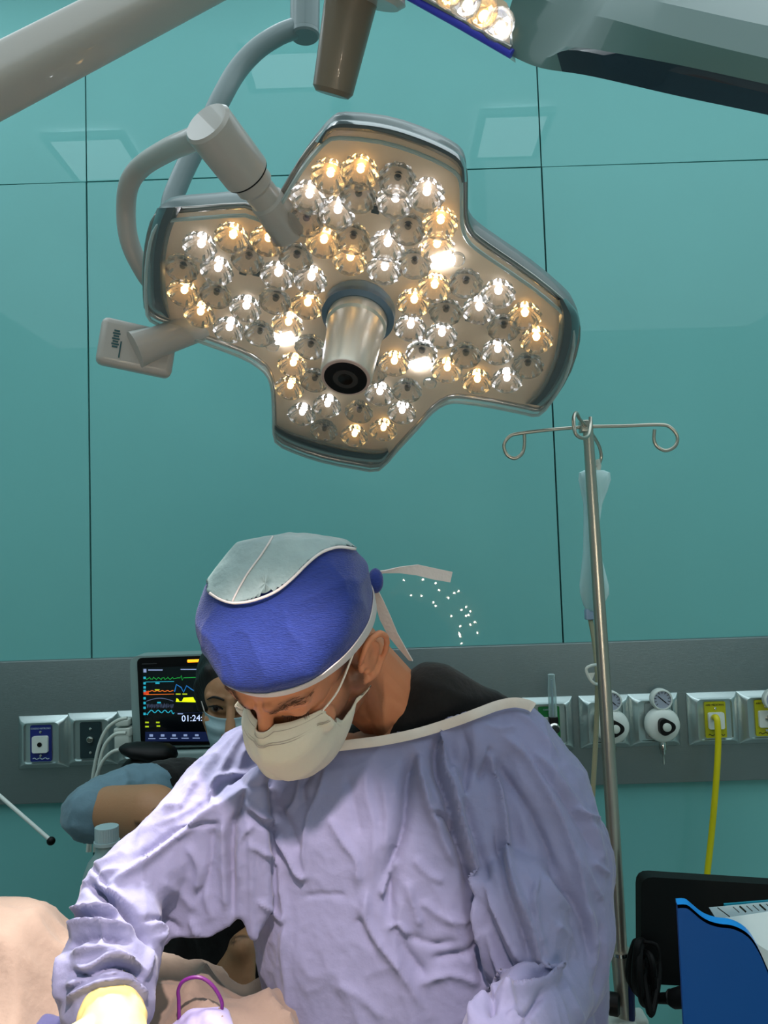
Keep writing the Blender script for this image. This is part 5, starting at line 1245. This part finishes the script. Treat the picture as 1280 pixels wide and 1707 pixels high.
# ================================================================== table, drapes
t = thing('operating_table', (-.62, .85, 0), 'operating table under the drapes, hidden below the frame', 'operating table')
obj('pedestal', MB().box((-.75, .80, .42), (.16, .13, .40), bev=.02), m_steel_b, t); obj('base', MB().box((-.75, .80, .05), (.38, .22, .05), bev=.02), m_grey, t)
obj('table_top', MB().box((-.78, .80, .845), (.58, .20, .025), bev=.01), m_steel_b, t); obj('mattress', MB().box((-.78, .80, .90), (.57, .195, .03), bev=.02), m_black, t)
nx_, ny_ = 190, 130
def zsurf(x, y):
    z = 1.015
    z += .136*math.exp(-((x+.50)/.085)**2-((y-1.07)/.15)**2)      # raised lump on the left
    z += .085*math.exp(-((x+.66)/.13)**2-((y-1.02)/.17)**2)
    z += .070*math.exp(-((x+.20)/.12)**2-((y-.97)/.11)**2)
    z += .062*math.exp(-((x+.33)/.10)**2-((y-1.08)/.08)**2)
    z += .030*(1-abs(noise.noise(Vector((x*8+y*5, y*8-x*5, .3)))))**6 + .009*(1-abs(noise.noise(Vector((x*15-y*9, y*13+x*5, 2.)))))**4+.003*noise.noise(Vector((x*40, y*40, 0)))
    return z-.02
rows = []
for j in range(ny_+1):
    for i in range(nx_+1):
        u, v = i/nx_, j/ny_; x = -1.42+1.34*u; y = .50+.78*v; yb_ = 1.16+.03*math.sin(x*9); 
        e = max(0, (x+.125)/.05, (y-yb_)/.05, (.56-y)/.05, (-1.36-x)/.05); z = zsurf(x, y)
        if e > 0: z = z-.42*min(1, e/1.1)**1.2-.01*math.sin(x*60+y*40); x = min(x, -.115+.01*math.sin(y*40)); y = min(max(y, .53), yb_+.035+.012*math.sin(x*35))
        rows.append((x, y, z))
dr = obj('surgical_drape', MB().add(rows, [[j*(nx_+1)+i, j*(nx_+1)+i+1, (j+1)*(nx_+1)+i+1, (j+1)*(nx_+1)+i] for j in range(ny_) for i in range(nx_)]), m_drape, loc=(-.6, .85, 1.0), angle=80)
dr.modifiers.new('t', 'SOLIDIFY').thickness = -.003
tag(dr, 'rumpled beige surgical drape over the operating table at the lower left', 'surgical drape')
td = BVHTree.FromPolygons([Vector(p) for p in rows], [[j*(nx_+1)+i, j*(nx_+1)+i+1, (j+1)*(nx_+1)+i+1, (j+1)*(nx_+1)+i] for j in range(ny_) for i in range(nx_)])
def lay(name, cx, cy, sx, sy, m, label, cat, rot=0, puff=.010):
    n = 34; V = []; hc_ = td.ray_cast(Vector((cx, cy, 2)), Vector((0, 0, -1))); zc_ = hc_[0][2] if hc_[0] is not None else 1.0
    for j in range(n+1):
        for i in range(n+1):
            u, v = 2*i/n-1, 2*j/n-1; x = cx+sx*(u*math.cos(rot)-v*.8*math.sin(rot)); y = cy+sy*(u*math.sin(rot)*.5+v)
            h = td.ray_cast(Vector((x, y, 2)), Vector((0, 0, -1))); z = h[0][2] if h[0] is not None else zc_; z = max(zc_-.012, min(zc_+.012, z)) if abs(z-zc_) > .012 else z
            r = max(abs(u), abs(v)); V.append((x, y, z+.006+puff*(1-r**3)+.006*(1-r)*(1-abs(noise.noise(Vector((x*25, y*25, 1)))))**3))
    o = obj(name, MB().add(V, [[j*(n+1)+i, j*(n+1)+i+1, (j+1)*(n+1)+i+1, (j+1)*(n+1)+i] for j in range(n) for i in range(n)]), m, loc=(cx, cy, 1.02), angle=80)
    o.modifiers.new('t', 'SOLIDIFY').thickness = -.004; return tag(o, label, cat)
a = shoot(td, 330, 1722); lay('lilac_cloth', a[0], a[1]-.01, .040, .026, m_lilac, 'folded lilac cloth on the drape, under the purple loop', 'cloth', .3)
a = shoot(td, 95, 1745); lay('navy_cloth', a[0], a[1], .026, .024, cloth('navy_cloth', (70, 72, 112), .3), 'small slate blue cloth left of the gloved wrist at the bottom edge', 'cloth', .1)
# purple loop standing out of the drape
lp_pts = [(298, 1668), (297, 1652), (303, 1638), (318, 1630), (335, 1630), (350, 1639), (362, 1654), (370, 1672), (369, 1688)]
pts = []
for x, y in lp_pts:
    pts.append(P(x, y, .925))
pts = [pts[0]+np.array([0, 0, -.03])]+pts+[pts[-1]+np.array([0, 0, -.02])]
o = obj('purple_loop', MB().tube(pts, .0021, 10, smooth=5), mat('purple_silicone', (98, 30, 110), .35), loc=pts[0]); tag(o, 'thin purple loop of tubing arching over the beige drape', 'tube')
# bottle
bo = P(178, 1395, 1.24); zb_ = .985
t = thing('plastic_bottle', (bo[0], bo[1], zb_), 'translucent white plastic bottle behind the surgeon\'s raised sleeve', 'bottle')
zt_ = P(178, 1378, 1.24)[2]
m_bot = mat('milky_plastic', (140, 172, 172), .35, trans=.25, sss=.1)
axb = (.07, 0, 1)
H = zt_-zb_
obj('body', MB().lathe([(.030, .0), (.036, .006), (.037, H-.085), (.035, H-.070), (.028, H-.052), (.0185, H-.040), (.0165, H-.034), (.0165, H-.020)], (bo[0], bo[1], zb_), (0, 0, 1), 36), m_bot, t, angle=40)
cp = []
for i in range(60):
    a_ = 2*math.pi*i/60; r = .0172+(.0006 if i % 2 else 0); cp.append(np.array([bo[0]+r*math.cos(a_), bo[1]+r*math.sin(a_), zb_+H-.022]))
obj('screw_cap', MB().prism(cp, (0, 0, .022)).lathe([(.0195, H-.026), (.0195, H-.021)], (bo[0], bo[1], zb_), (0, 0, 1), 32), mat('bottle_cap', (150, 176, 180), .4), t, angle=30)
